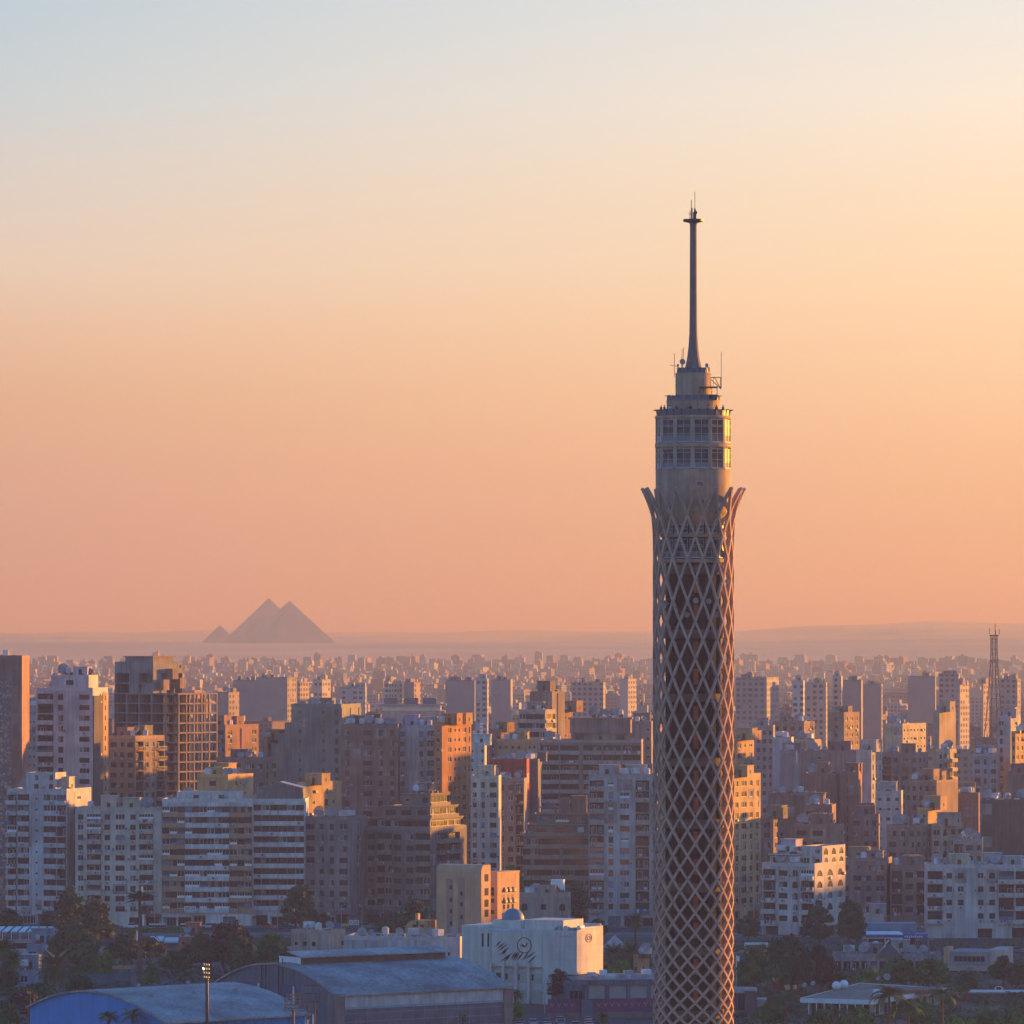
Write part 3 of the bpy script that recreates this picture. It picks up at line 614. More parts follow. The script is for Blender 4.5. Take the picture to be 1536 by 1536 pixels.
building('brick block with striped sunlit flank right of the unfinished tower', 312, 338, 388, 1091, 1900, 30, 'dd', 'w.|.w', BK, fh=3.0, ac=.4, group=BH, tank=2, dish=2, hut=1)
building('narrow brick block with sunlit flank beside the stepped grey block', 392, 401, 417, 1110, 1860, 30, 'd', 'ww', BK, fh=3.0, ac=.4, group=BH)
building('low brown house with a blue roof band behind the grey gabled shed', 325, 385, 417, 1141, 1760, 28, 'ddd', 'wvw', (.26, .17, .13), fh=3.0, group=BH, tank=1, dish=2)
building('ochre yellow rooftop house catching the last sun behind the orange banded house', 296, 342, 380, 1166, 1650, 28, '.w.', '.sss.', OC, fh=3.0, group=BH, tank=3, dish=4, hut=1)
b = building('big blank grey green wall with stepped left edge and large roof dishes', 437, 512, 541, 1060, 1850, 16, '.s...s.n', '|.|.|', (.215, .215, .19), fh=3.1, mode='dark', ac=.1, group=BH, tank=0, dish=7, hut=1, fin=False)
z1 = b.z1
for i, (px0, yt) in enumerate(((427, 1084), (419, 1101), (414, 1116))):
    x0 = b.xa-2.4*(i+1); q = MB(); q.box(x0, x0+2.398, .3, b.D-.3, 0, Z(yt, 1850), 0); q.build('step', wallm, b.t, color=b.color)
b.done()
building('dark brown brick block with blank window bays left of the white and orange towers', 512, 597, 598, 1090, 1720, 3, 'n.dnn', '.', (.225, .15, .125), fh=3.1, mode='dark', ac=.5, group=BH, tank=2, dish=6, hut=2, junk=6, depth=18)
building('pale grey apartment tower with blue awning on top between brown and orange blocks', 597, 660, 661, 1092, 1728, 3, 'w|.nb', '.', (.42, .42, .43), fh=3.1, mode='encl', ac=.5, group=BH, tank=2, dish=5, hut=1, depth=16)
building('tall orange apartment tower with sunlit flank of small windows', 651, 663, 707, 1087, 1716, 30, 's', '.wsswv', (.46, .22, .085), fh=2.95, mode='mix', ac=.4, sac=.85, group=BH, tank=1, dish=3, hut=1, smode='mix')
building('cream apartment house with grey ladders of windows right of the orange tower', 706, 748, 750, 1168, 1650, 3, 'wnd', '.', CR, fh=3.0, ac=.6, group=BH, tank=1, dish=3, junk=4, depth=14)
building('narrow white block with roof masts right of the orange tower', 705, 727, 728, 1118, 1800, 3, 's.s', '.', WH, fh=3.1, group=BH, tank=1, dish=2, depth=12)
building('dark grey apartment house crowded with small balconies under a red penthouse', 735, 786, 787, 1172, 1680, 4, 'rndr', '.', (.23, .21, .20), fh=3.0, ac=.6, group=BH, tank=0, dish=0, hut=0, depth=15)
building('red walled penthouse block above the grey balcony house', 735, 790, 792, 1143, 1697, 4, 'n.w', '.', (.34, .06, .045), fh=3.1, group=BH, tank=1, dish=1, hut=0, depth=12)
building('blank dark grey party wall block right of the red penthouse', 784, 807, 809, 1143, 1712, 5, '...', '.', (.15, .145, .145), fh=3.1, group=BH, tank=1, dish=1, hut=0, depth=15)
b = building('dark brown apartment house of long horizontal bands with tiled roof pavilion', 785, 883, 884, 1254, 1572, 2, 'lll', '.', (.235, .165, .12), fh=3.05, mode='dark', ac=.35, gf=4, group=FR, tank=0, dish=0, hut=0, depth=16, fin=False, trim=(.33, .23, .16))
h = b.z1
b.facade((b.xa+2, 1.2, 0), (1, 0, 0), b.xb-b.xa-2, h, h+2.9, 2.9, 'dwd', 'dark', 0); b.roof(b.xa+1, b.xb, .6, 14, h+3.1, .25); b.facade((b.xa+3.5, 2.2, 0), (1, 0, 0), b.xb-b.xa-3.5, h+3.2, h+5.8, 2.6, 'wdw', 'enclb', 0) if 0 else b.facade((b.xa+3.5, 2.2, 0), (1, 0, 0), b.xb-b.xa-3.5, h+3.2, h+5.8, 2.6, 'wdw', 'encl', 0); b.roof(b.xa+3, b.xb, 1.8, 14, h+6, .3)
q = MB(); x, y, zz = b.xa+7, 6, h+6
for dx in (-2, 2):
    for dy in (-2, 2): q.box(x+dx-.12, x+dx+.12, y+dy-.12, y+dy+.12, zz, zz+1.8, 0)
for k in range(4):
    c, s_ = [(1, 1), (-1, 1), (-1, -1), (1, -1)][k], [(-1, 1), (-1, -1), (1, -1), (1, 1)][k]
    q.face([(x+c[0]*2.8, y+c[1]*2.8, zz+1.8), (x+s_[0]*2.8, y+s_[1]*2.8, zz+1.8), (x, y, zz+3.6)], 1)
q.face([(x-2.8, y-2.8, zz+1.8), (x+2.8, y-2.8, zz+1.8), (x+2.8, y+2.8, zz+1.8), (x-2.8, y+2.8, zz+1.8)], 1)
q.build('roof_pavilion', [rustm, M('roof_tiles', (.13, .10, .10), .9)], b.t)
q = MB(); q.box(b.xb-5, b.xb-.6, 4, 8, h+6, h+11.2, 0); q.box(b.xb-8, b.xb-5.6, 5, 8, h+6, h+10.5, 0); q.build('lift_house', wallm, b.t, color=(.33, .2, .13)); b.done()
building('pale apartment house of enclosed balconies with a corrugated roof shed left of the lattice tower', 883, 986, 988, 1166, 1560, 2, 'bnd|rs', '.', (.43, .42, .40), fh=3.15, mode='encl', ac=.6, gf=4, group=FR, tank=2, dish=2, hut=2, junk=4, depth=15, trim=(.38, .32, .27))
# banded block with penthouse and dishes
b = building('broad beige banded block with a blank brown penthouse and row of dishes', 810, 962, 964, 1114, 1785, 3, 'cc|ccc', '.', (.27, .215, .18), fh=3.1, mode='dark', ac=.2, group=BH, tank=0, dish=0, hut=0, depth=20, fin=False, trim=(.36, .30, .26))
h = b.z1; x0 = b.xa+10; x1 = b.xb-4
b.facade((x0, 2, 0), (1, 0, 0), x1-x0, h, h+3, 3, 'wdw', 'dark', 0); q = MB(); q.box(x0-.5, x1+.5, 1.2, 14, h+3, h+7.4, 0); q.box(x0-1, x1+1, .8, 14.4, h+7.4, h+8.0, 0); q.build('penthouse', wallm, b.t, color=(.27, .20, .17)); b.items(x0+5, x1-1, 3, 8, h+8, 0, 6, 0); b.done()
building('dark concrete shaft tower with sunlit right edges above the banded block', 795, 828, 847, 1038, 1918, 26, '.', '.|.', (.21, .165, .14), fh=3.1, group=BH, tank=0, dish=0, hut=0, par=.2)
building('white banded block with bright orange flank below the concrete shaft', 778, 818, 833, 1068, 1895, 28, 'll', 'l', (.38, .33, .28), fh=3.1, mode='dark', ac=.2, group=BH, tank=1, dish=1, hut=0)
building('slim brick block with sunlit flank right of the concrete shaft', 838, 846, 859, 1068, 1945, 30, '.', 's.s', BK, fh=3.1, group=BH, tank=0, dish=0, hut=0)
building('sandy house with stepped sunlit parapets left of the banded block', 745, 783, 813, 1113, 1830, 30, 'ssss', '.ss.', SD, fh=2.9, mode='dark', group=BH, tank=1, dish=2, hut=2, junk=3)
building('brown roof house peeping over the sandy stepped house', 735, 752, 772, 1098, 1900, 30, 'ss', 's.', BK, fh=3, group=BH, tank=1, dish=1, hut=1)
building('brown box block at the right end of the banded block', 945, 977, 979, 1086, 1850, 4, '..s', '.', (.27, .2, .17), fh=3.1, group=BH, tank=0, dish=1, hut=1, depth=14)
# right of the tower
building('golden sunlit apartment house hung with air conditioners right of the lattice tower', 1086, 1101, 1141, 1166, 1590, 28, 'd', 'wdwn', (.50, .335, .17), fh=3.0, mode='mix', ac=.6, sac=.95, gf=4, group=FR, tank=1, dish=2, hut=0)
b = building('white house with arched balconies and sunlit arched flank', 1143, 1222, 1268, 1300, 1512, 27, 'bdab', 'aaa', (.52, .47, .42), fh=3.1, mode='dark', ac=.3, gf=3, group=FR, tank=0, dish=0, hut=0, fin=False)
h = b.z1; b.facade((b.xa+1.5, 2, 0), (1, 0, 0), b.xb-b.xa-3, h, h+2.8, 2.8, 'dwd', 'dark', 0); b.facade((b.xb-.02, 5, 0), (0, 1, 0), b.D-5, h, h+5, 2.5, 'aaa', 'dark', 0); b.facade((b.xb-6, 5, 0), (1, 0, 0), 6, h, h+5, 2.5, '.s', 'dark', 0)
b.roof(b.xa+1, b.xb-6.2, 1.5, b.D-1, h+2.9, .3); b.roof(b.xb-6, b.xb, 5, b.D, h+5, .4); b.items(b.xa+2, b.xb-7, 4, 12, h+3, 1, 5, 0, 0, 3); b.done()
building('grey brown apartment house between the white arched house and the brown balcony house', 1262, 1330, 1338, 1292, 1566, 10, 'wdwd', '.s', (.235, .19, .165), fh=3.0, mode='dark', ac=.6, gf=3, group=FR, tank=2, dish=3, hut=2, junk=3)
building('brown house of open balconies left of the wide white apartment house', 1336, 1392, 1393, 1302, 1562, 3, 'rdr', '.', (.25, .185, .15), fh=3.0, mode='brown', ac=.5, gf=3, group=FR, tank=1, dish=2, hut=2, depth=14)
building('wide white apartment house with corner balconies at the right edge', 1390, 1590, 1591, 1302, 1502, 2, 'bww.wwbbwb', '.', (.50, .475, .44), fh=3.3, mode='brown', ac=.95, gf=4, group=FR, tank=5, dish=9, hut=4, junk=10, depth=16)
RC = 'mid city blocks right of the lattice tower'
for lab, x0, xc, x2, yt, Y, psi, fr, sd_, col in (
 ('dark brown unfinished block with bare columns on its roof at the right edge', 1473, 1560, 1561, 1203, 1640, 3, '......', '.', (.125, .095, .085)),
 ('left half of the reddish brick slab pair behind the brown roofs', 1206, 1254, 1256, 1163, 1765, 8, '...', '.', (.27, .145, .11)),
 ('right half of the reddish brick slab pair with a ladder of dark windows', 1261, 1288, 1291, 1161, 1768, 8, '.v..', '.', (.29, .155, .115)),
 ('blank brown block left of the brick slab pair', 1152, 1206, 1224, 1193, 1695, 12, '....', '.', (.23, .15, .12)),
 ('low brown house with a pair of wide windows under the brick slabs', 1205, 1248, 1252, 1211, 1655, 8, 'dd', '.', (.24, .16, .135)),
 ('grid windowed block with a black top storey and blank brick flank', 1357, 1405, 1437, 1174, 1722, 26, 'wwwww', '...', (.27, .19, .15)),
 ('low blank brick block right of the grid windowed block', 1436, 1468, 1470, 1193, 1745, 6, '...', '.', (.29, .16, .12)),
 ('tall white grey tower block with narrow windows near the right edge', 1496, 1516, 1531, 1077, 1855, 20, 'n.', '.s.', (.40, .39, .40)),
 ('grey blue wing of wide windows left of the white tower block', 1459, 1497, 1498, 1134, 1842, 4, 'dnd', '.', (.34, .35, .37)),
 ('orange sunlit block behind the white tower at the right edge', 1517, 1523, 1550, 1100, 1838, 30, 'd', 'wwww', OC),
 ('dark blank wall under the orange block at the right edge', 1512, 1545, 1546, 1162, 1800, 4, '..', '.', (.2, .15, .13)),
 ('slim square beige tower with a flat cap and one sunlit side', 1399, 1409, 1417, 1068, 2050, 30, '.', '.', (.36, .28, .2)),
 ('cream block with a sunlit row of small windows left of the slim beige tower', 1328, 1354, 1389, 1088, 2100, 30, '..', 'sssssss', (.52, .42, .28)),
 ('white block with tall sunlit window strips in the mid city', 1284, 1307, 1323, 1128, 1800, 28, '..', 'vvv', (.45, .42, .38)),
 ('pale blue white blank block near the lattice tower', 1159, 1187, 1190, 1109, 1850, 6, '..', '.', (.42, .45, .48)),
 ('teal grey blank block in front of the pale blue block', 1169, 1195, 1197, 1129, 1800, 6, '..', '.', (.22, .24, .25)),
 ('broad dark grey blank block behind the brick slab pair', 1198, 1284, 1288, 1129, 1880, 6, '..s...s', '.', (.2, .185, .18)),
 ('beige terrace house above the broad dark grey block', 1188, 1222, 1232, 1112, 1925, 26, 's.s', '.s', (.38, .3, .22)),
 ('grey block of small windows just right of the lattice tower', 1124, 1160, 1162, 1091, 1960, 5, 'wwww', '.', (.3, .28, .27)),
 ('brown block with a grid of square windows beyond the pale blue block', 1160, 1206, 1222, 1085, 1990, 24, 'wwww', '.w', (.27, .2, .17)),
 ('brown block with sunlit windowed flank beyond the beige terrace house', 1242, 1266, 1289, 1071, 2160, 28, '.w.', 'www', (.28, .18, .13)),
 ('small orange sunlit house touching the lattice tower edge', 1096, 1104, 1131, 1110, 1800, 30, 'w', 'wsw', (.46, .3, .17)),
 ('white balcony house with a sunlit flank under the slim beige tower', 1404, 1416, 1435, 1127, 1850, 30, 'w', 'll', (.46, .42, .36)),
 ('brown patchwork block of small balconies left of the white balcony house', 1322, 1377, 1392, 1132, 1835, 20, 'rwdw', 'ww', (.3, .22, .17)),
 ('brown house with pink sunlit flank above the brown balcony house', 1330, 1374, 1398, 1241, 1622, 28, 'dww', 'wsw', (.29, .2, .16)),
 ('cream house with a sunlit corner left of the dark unfinished block', 1397, 1412, 1446, 1239, 1628, 28, 'w', 'aww', (.44, .34, .26)),
 ('dull brown house above the grey brown apartment house', 1276, 1318, 1322, 1225, 1640, 6, 'dww', '.', (.235, .175, .15)),
 ('low brown house with roof dishes behind the white arched house', 1190, 1252, 1266, 1240, 1610, 20, 'dd.', '.s', (.25, .18, .15)),
 ('small white house between brown blocks above the arched house', 1313, 1352, 1356, 1190, 1700, 6, 'sss', '.', (.45, .43, .41)),
 ('ochre stair house catching the sun behind the brown pink flanked house', 1376, 1392, 1412, 1215, 1660, 30, 's', '.s', OC),
 ('grey house of laundry balconies right of the cream sunlit corner house', 1430, 1474, 1476, 1262, 1612, 5, 'rdw', '.', (.33, .3, .28)),
 ('brown gap filling house left of the broad brick slabs near the tower', 1141, 1160, 1176, 1228, 1640, 26, 'w', 'ws', (.24, .17, .14)),
): building(lab, x0, xc, x2, yt, Y, psi, fr, sd_, col, group=RC, depth=None if x2-xc > 8 else 14, tank=rng.randrange(0, 3), dish=rng.randrange(1, 4), hut=rng.randrange(0, 2), junk=rng.randrange(0, 4), ac=.3, mode='dark' if sum(col) < .7 else 'mix', par=.7)
# ---------------------------------------------------------------- farther city: blocks whose small windows are part of the wall material
def far_material(name, vcol):
    m = bpy.data.materials.new(name); m.use_nodes = True; t = m.node_tree; b = t.nodes['Principled BSDF']; b.inputs['Roughness'].default_value = .9
    uv = t.nodes.new('ShaderNodeUVMap'); s = t.nodes.new('ShaderNodeSeparateXYZ'); t.links.new(uv.outputs[0], s.inputs[0])
    def mt(op, a, c=None):
        n = t.nodes.new('ShaderNodeMath'); n.operation = op
        for i, v in enumerate((a, c)):
            if v is None: continue
            if isinstance(v, (int, float)): n.inputs[i].default_value = v
            else: t.links.new(v, n.inputs[i])
        return n.outputs[0]
    u = mt('DIVIDE', s.outputs[0], 3.3); v = mt('DIVIDE', s.outputs[1], 3.1)
    fu = mt('ABSOLUTE', mt('SUBTRACT', mt('FRACT', u), .5)); fv = mt('ABSOLUTE', mt('SUBTRACT', mt('FRACT', v), .52))
    cell = t.nodes.new('ShaderNodeCombineXYZ'); t.links.new(mt('FLOOR', u), cell.inputs[0]); t.links.new(mt('FLOOR', v), cell.inputs[1])
    wn = t.nodes.new('ShaderNodeTexWhiteNoise'); t.links.new(cell.outputs[0], wn.inputs['Vector'])
    mask = mt('MULTIPLY', mt('MULTIPLY', mt('LESS_THAN', fu, mt('ADD', mt('MULTIPLY', wn.outputs['Value'], .16), .18)), mt('LESS_THAN', fv, .26)), mt('GREATER_THAN', wn.outputs['Value'], .15))
    mask = mt('MULTIPLY', mask, mt('GREATER_THAN', s.outputs[0], 0.0))
    if vcol: at = t.nodes.new('ShaderNodeVertexColor'); at.layer_name = 'paint'; colr = at.outputs[0]
    else: oi = t.nodes.new('ShaderNodeObjectInfo'); colr = oi.outputs['Color']
    no = t.nodes.new('ShaderNodeTexNoise'); no.inputs['Scale'].default_value = .12; no.inputs['Detail'].default_value = 4; tc_ = t.nodes.new('ShaderNodeTexCoord'); t.links.new(tc_.outputs['Object'], no.inputs['Vector'])
    vm = t.nodes.new('ShaderNodeVectorMath'); vm.operation = 'SCALE'; t.links.new(colr, vm.inputs[0]); t.links.new(mt('ADD', mt('MULTIPLY', no.outputs[0], .7), .65), vm.inputs['Scale'])
    mx = t.nodes.new('ShaderNodeMix'); mx.data_type = 'RGBA'; t.links.new(mask, mx.inputs[0]); t.links.new(vm.outputs[0], mx.inputs[6]); mx.inputs[7].default_value = (.045, .04, .045, 1)
    t.links.new(mx.outputs[2], b.inputs['Base Color']); return m
farm = far_material('windowed_wall', False); farv = far_material('windowed_wall_mixed', True)
class UB:
    """boxes with wall UVs in metres; the sign of u says whether a wall carries windows"""
    def __init__(s): s.v = []; s.f = []; s.uv = []; s.c = []
    def box(s, cx, cy, w_, d, z0, z1, a, col, win=(1, 1, 1, 1)):
        c, n = math.cos(a), math.sin(a); k = len(s.v)
        P = [(-w_/2, -d/2), (w_/2, -d/2), (w_/2, d/2), (-w_/2, d/2)]
        for z in (z0, z1):
            for x, y in P: s.v.append((cx+x*c-y*n, cy+x*n+y*c, z))
        L = (w_, d, w_, d); o = rng.randrange(1, 40)*3.3
        for i in range(4):
            j = (i+1) % 4; s.f.append((k+i, k+j, k+4+j, k+4+i)); u0 = o if win[i] else -o-100
            s.uv += [(u0, z0), (u0+L[i], z0), (u0+L[i], z1), (u0, z1)]; s.c += [col]*4
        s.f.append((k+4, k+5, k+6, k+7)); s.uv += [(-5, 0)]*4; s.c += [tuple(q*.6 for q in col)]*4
    def mesh(s, name, m, paint=False):
        me = bpy.data.meshes.new(name); me.from_pydata(s.v, [], s.f); l = me.uv_layers.new(name='UVMap')
        l.data.foreach_set('uv', [q for p in s.uv for q in p]); me.materials.append(m)
        if paint:
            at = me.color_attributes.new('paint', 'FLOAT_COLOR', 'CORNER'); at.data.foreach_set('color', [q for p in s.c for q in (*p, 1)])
        return me
PAL = [('brown', (.25, .175, .135)), ('brick red', (.31, .17, .12)), ('grey', (.28, .265, .25)), ('cream', (.44, .38, .29)), ('pale grey', (.42, .40, .38)), ('sand coloured', (.38, .29, .2)), ('dark brown', (.17, .13, .11))]
def far_block(label, x0, xc, x2, ytop, Y, psi, col, group, win=(1, 1), depth=None, z1=None, extra=0, name='city_block', parts=True):
    a = R(psi); Xc = X(xc, Y); u = (math.cos(a), -math.sin(a)); v = (math.sin(a), math.cos(a))
    W_ = -solve(x0, Xc, Y, *u); D = depth or (solve(x2, Xc, Y, *v) if x2 > xc else 18); D = max(7, min(D, 50))
    z1 = z1 if z1 is not None else Z(ytop, Y)
    t = thing(name, label, 'building', (Xc, Y, 0), -a, group)
    B = UB(); B.box(-W_/2, D/2, W_, D, 0, z1, 0, col, (win[0], win[1], 0, 0)); o = bpy.data.objects.new('wall', B.mesh('wall', farm)); COL.objects.link(o); o.parent = t; o.color = (*col, 1)
    q = MB()
    for (p, r_, s_, e) in ((-W_, 0, 0, .25), (-W_, 0, D-.25, D), (-W_, -W_+.25, .253, D-.253), (-.25, 0, .253, D-.253)): q.box(p, r_, s_, e, z1, z1+.8, 0)
    q.build('parapet', wallm, t, color=col)
    for i in range(extra+2):
        k = rng.random(); x = rng.uniform(-W_+2, -2) if W_ > 5 else -W_/2; y = rng.uniform(2, max(2.5, min(D-2, 9)))
        if k < .45:
            q = MB(); w_, d, h = rng.uniform(2, 4.5), rng.uniform(2, 4), rng.uniform(2.2, 3.6); q.box(x-w_/2, x+w_/2, y-d/2, y+d/2, z1-.02, z1+h, 0); q.box(x-.4, x+.4, y-d/2-.02, y-d/2+.02, z1, z1+2, 1); q.build('stair_head', [wallm, wood], t, color=[c*rng.uniform(.8, 1.3) for c in col])
        elif k < .75: put('water_tank', tank_mesh(rng.randrange(2)), t, (x, y, z1), rng.uniform(0, 3))
        else: put('satellite_dish', dish_mesh(rng.randrange(3)), t, (x, y, z1), rng.uniform(-.5, .5))
    m = Vector((Xc, Y))-Vector(u)*W_/2+Vector(v)*D/2; FOOT.append((m.x, m.y, math.hypot(W_, D)/2)); return t
FG = 'hazy tower blocks of the middle distance'
LT = (.46, .40, .34)
for lab, x0, xc, x2, yt, Y, psi, col, wn in (
 ('short hazy tower with a sunlit right half left of the pyramids view', 324, 343, 359, 1040, 3000, 28, (.34, .25, .2), (0, 1)),
 ('wide blank hazy slab left of the twin sunlit towers', 350, 386, 388, 1022, 3420, 8, (.27, .24, .23), (0, 0)),
 ('taller blank hazy slab touching the first of the twin sunlit towers', 384, 431, 445, 1018, 3330, 22, (.29, .25, .23), (0, 1)),
 ('slim hazy tower with sunlit windows, second of the twin sunlit towers', 446, 450, 464, 1025, 3360, 28, (.42, .32, .24), (1, 1)),
 ('hazy tower with a bright balcony flank above the stepped grey wall', 470, 483, 496, 1021, 3380, 28, LT, (1, 1)),
 ('pale grid windowed slab behind the roof dishes', 511, 548, 550, 1032, 3200, 6, (.40, .39, .39), (1, 1)),
 ('hazy tower with sunlit flank behind the long blue roofed hall, left of a pair', 576, 583, 603, 1023, 3300, 28, LT, (1, 1)),
 ('hazy tower with sunlit flank behind the long blue roofed hall, right of a pair', 606, 621, 631, 1025, 3310, 28, (.4, .3, .25), (0, 1)),
 ('broad hazy blank slab over the orange apartment tower', 668, 712, 714, 1022, 3250, 5, (.28, .25, .25), (0, 0)),
 ('hazy slab with white balcony ladders over the orange apartment tower', 713, 731, 733, 1020, 3150, 5, (.42, .40, .4), (1, 1)),
 ('hazy grey slab with a rounded shoulder left of the concrete shaft', 737, 766, 769, 1021, 3180, 6, (.30, .27, .27), (0, 0)),
 ('hazy striped tower behind the concrete shaft top', 857, 905, 908, 1025, 3400, 5, (.33, .28, .27), (1, 1)),
 ('pink hazy tower with a sunlit flank left of the lattice tower', 930, 942, 955, 1020, 3500, 28, LT, (0, 1)),
 ('wide dim hazy slab just right of the lattice tower', 1103, 1150, 1168, 1018, 3050, 12, (.27, .25, .26), (1, 1)),
 ('white hazy balcony tower right of the wide dim slab', 1188, 1205, 1207, 1023, 2900, 6, (.46, .45, .45), (1, 1)),
 ('grey hazy apartment tower beside the white hazy balcony tower', 1208, 1239, 1242, 1026, 2930, 6, (.34, .31, .30), (1, 1)),
 ('hazy tower with a capped top and ladder of windows', 1249, 1262, 1264, 1016, 2950, 8, (.4, .38, .38), (1, 0)),
 ('blank hazy slab beyond the capped tower', 1263, 1292, 1294, 1022, 3100, 6, (.28, .24, .24), (0, 0)),
 ('dim hazy slab before the broadcasting roofs', 1295, 1322, 1324, 1028, 3150, 6, (.3, .25, .24), (0, 1)),
 ('hazy grey twin slab in the right distance', 1362, 1403, 1404, 1016, 3350, 6, (.29, .26, .26), (0, 0)),
 ('hazy grid slab with a sunlit edge left of the steel mast', 1408, 1438, 1440, 1012, 3300, 8, (.31, .27, .27), (1, 1)),
 ('hazy tower with bright sunlit balconies left of the steel mast', 1437, 1440, 1454, 1027, 3000, 30, (.48, .4, .32), (0, 1)),
 ('slim sunlit hazy tower behind the steel mast', 1472, 1475, 1484, 1025, 3200, 30, (.44, .34, .28), (0, 1)),
 ('dim hazy slab at the right edge of the distance', 1500, 1526, 1531, 1020, 3250, 20, (.3, .25, .24), (1, 1)),
): far_block(lab, x0, xc, x2, yt, Y, psi, tuple(c*.88 for c in col), FG, wn, extra=3)
# long pale hall with three dark blue roof units
t = thing('long_hall', 'long pale hall with three dark roof units in the middle distance', 'building', (X(620, 2650), 2650, 0))
z0 = Z(1066, 2650)
for nm, x0, x1, y0, y1, za, zb, m in (('wall', -17, 15, 0, 20, 0, z0, wallm), ('upper_storey', -15, 13, 2, 18, z0, z0+2.5, white_p), ('roof', -17.5, 15.5, -1, 21, z0+2.5, z0+3.1, M('blue_grey_roof', (.2, .26, .32), .6)), ('roof_unit', -14, -7.5, 4, 12, z0+3.1, z0+6, M('dark_blue_unit', (.05, .09, .13), .5)), ('roof_unit', -4.5, 2, 4, 12, z0+3.1, z0+6, None), ('roof_unit', 4.5, 11, 4, 12, z0+3.1, z0+6, None)):
    q = MB(); q.box(x0, x1, y0, y1, za, zb); q.build(nm, m or MATS['dark_blue_unit'], t, color=(.4, .3, .26))
FOOT.append((t.location.x, 2660, 22))
# steel lattice mast
def steel_mast(label, px, yt, Y, h0, wb, wt):
    zt = Z(yt, Y); t = thing('steel_mast', label, 'mast', (X(px, Y), Y, 0), R(20)); b = MB(); n = 15; prev = None
    ww = lambda z: wt+(wb-wt)*max(0, 1-z/(zt*.93))**1.25
    C = ((-1, -1), (1, -1), (1, 1), (-1, 1))
    zs = [zt*(1-(1-i/n)**1.15) for i in range(n+1)]
    for i in range(n):
        za, zb = zs[i], zs[i+1]; a, c = ww(za)/2, ww(zb)/2
        for k in range(4):
            p, q = C[k], C[(k+1) % 4]; b.tube((p[0]*a, p[1]*a, za), (p[0]*c, p[1]*c, zb), .17, 4)
            b.tube((p[0]*a, p[1]*a, za), (q[0]*c, q[1]*c, zb), .06, 4); b.tube((q[0]*a, q[1]*a, za), (p[0]*c, p[1]*c, zb), .06, 4); b.tube((p[0]*c, p[1]*c, zb), (q[0]*c, q[1]*c, zb), .13, 4)
    b.build('frame', M('red_steel', (.15, .08, .07), .7), t); q = MB(); q.box(-1.3, 1.3, -1.3, 1.3, zt, zt+.4); q.build('platform', metal_d, t)
    q = MB()
    for x, y, h in ((-1.8, 0, 3), (1.2, 1, 2), (0, -1, 4.5), (1.9, -.5, 2.6)): q.tube((x, y, zt+.5), (x, y, zt+h), .16, 5)
    q.build('antenna_cluster', metal_d, t)
steel_mast('tall tapering steel lattice mast rising over the right distance', 1491, 954, 2050, 0, 12.5, 1.7)
def thin_mast(label, px, yt, Y, zb):
    q = MB(); zt = Z(yt, Y); q.tube((0, 0, 0), (0, 0, zt-zb), .3, 6, 0, .15)
    for k in range(4): q.box(-.5, .5, -.35, .35, (zt-zb)*(.45+.14*k), (zt-zb)*(.53+.14*k), 1)
    o = q.build('antenna_mast', [metal_g, white_p], None, (X(px, Y), Y+5, zb)); tag(o, label, 'mast', 'rooftop antenna masts')
thin_mast('rooftop antenna mast with panels right of the tall orange tower', 722, 1083, 1800, Z(1118, 1800)); thin_mast('shorter rooftop antenna mast beside the panelled one right of the orange tower', 711, 1096, 1800, Z(1118, 1800))
# elevated road bridge
q = MB(); Y = 4100; zb = Z(1079, Y)
q.box(X(300, Y), X(985, Y), Y, Y+22, zb-2.2, zb); q.box(X(300, Y), X(985, Y), Y-.3, Y, zb-2, zb+1.1, 0)
t = thing('elevated_road', 'grey elevated road bridge on piers crossing the hazy middle distance', 'bridge', (0, 0, 0)); q.build('deck', M('bridge_concrete', (.24, .23, .23)), t)
for px in range(320, 985, 52): q = MB(); q.box(X(px, Y)-2.2, X(px, Y)+2.2, Y+6, Y+14, 0, zb-2.2); q.build('pier', MATS['bridge_concrete'], t)
# ------------------------------- loose fill of the middle distance, one object per block
REFS = [(20, 'brown mosaic tower'), (100, 'white left tower'), (235, 'unfinished concrete tower'), (350, 'striped brick block'), (480, 'stepped grey green wall'), (560, 'brown bay windowed block'), (680, 'tall orange tower'), (745, 'red penthouse'), (820, 'concrete shaft tower'), (900, 'broad banded block'), (965, 'lattice tower, left side'), (1125, 'golden house by the tower'), (1180, 'pale blue blank block'), (1250, 'brick slab pair'), (1310, 'white block with window strips'), (1360, 'cream sunlit block'), (1410, 'slim beige tower'), (1470, 'steel mast'), (1515, 'white tower at right edge')]
made = []; cands = []
Y = 1690.0
while Y < 3900:
    px = -30+rng.uniform(0, 30)
    while px < 1570:
        wpx = rng.uniform(12, 26)*F/Y; cands.append((px, wpx, Y+rng.uniform(-.02, .03)*Y)); px += wpx*rng.uniform(1.05, 1.5)
    Y *= 1.055
rng.shuffle(cands)
TOPLIM = [(0, 1010), (300, 1020), (420, 1008), (560, 1030), (800, 1022), (990, 1010), (1200, 1010), (1540, 1000)]
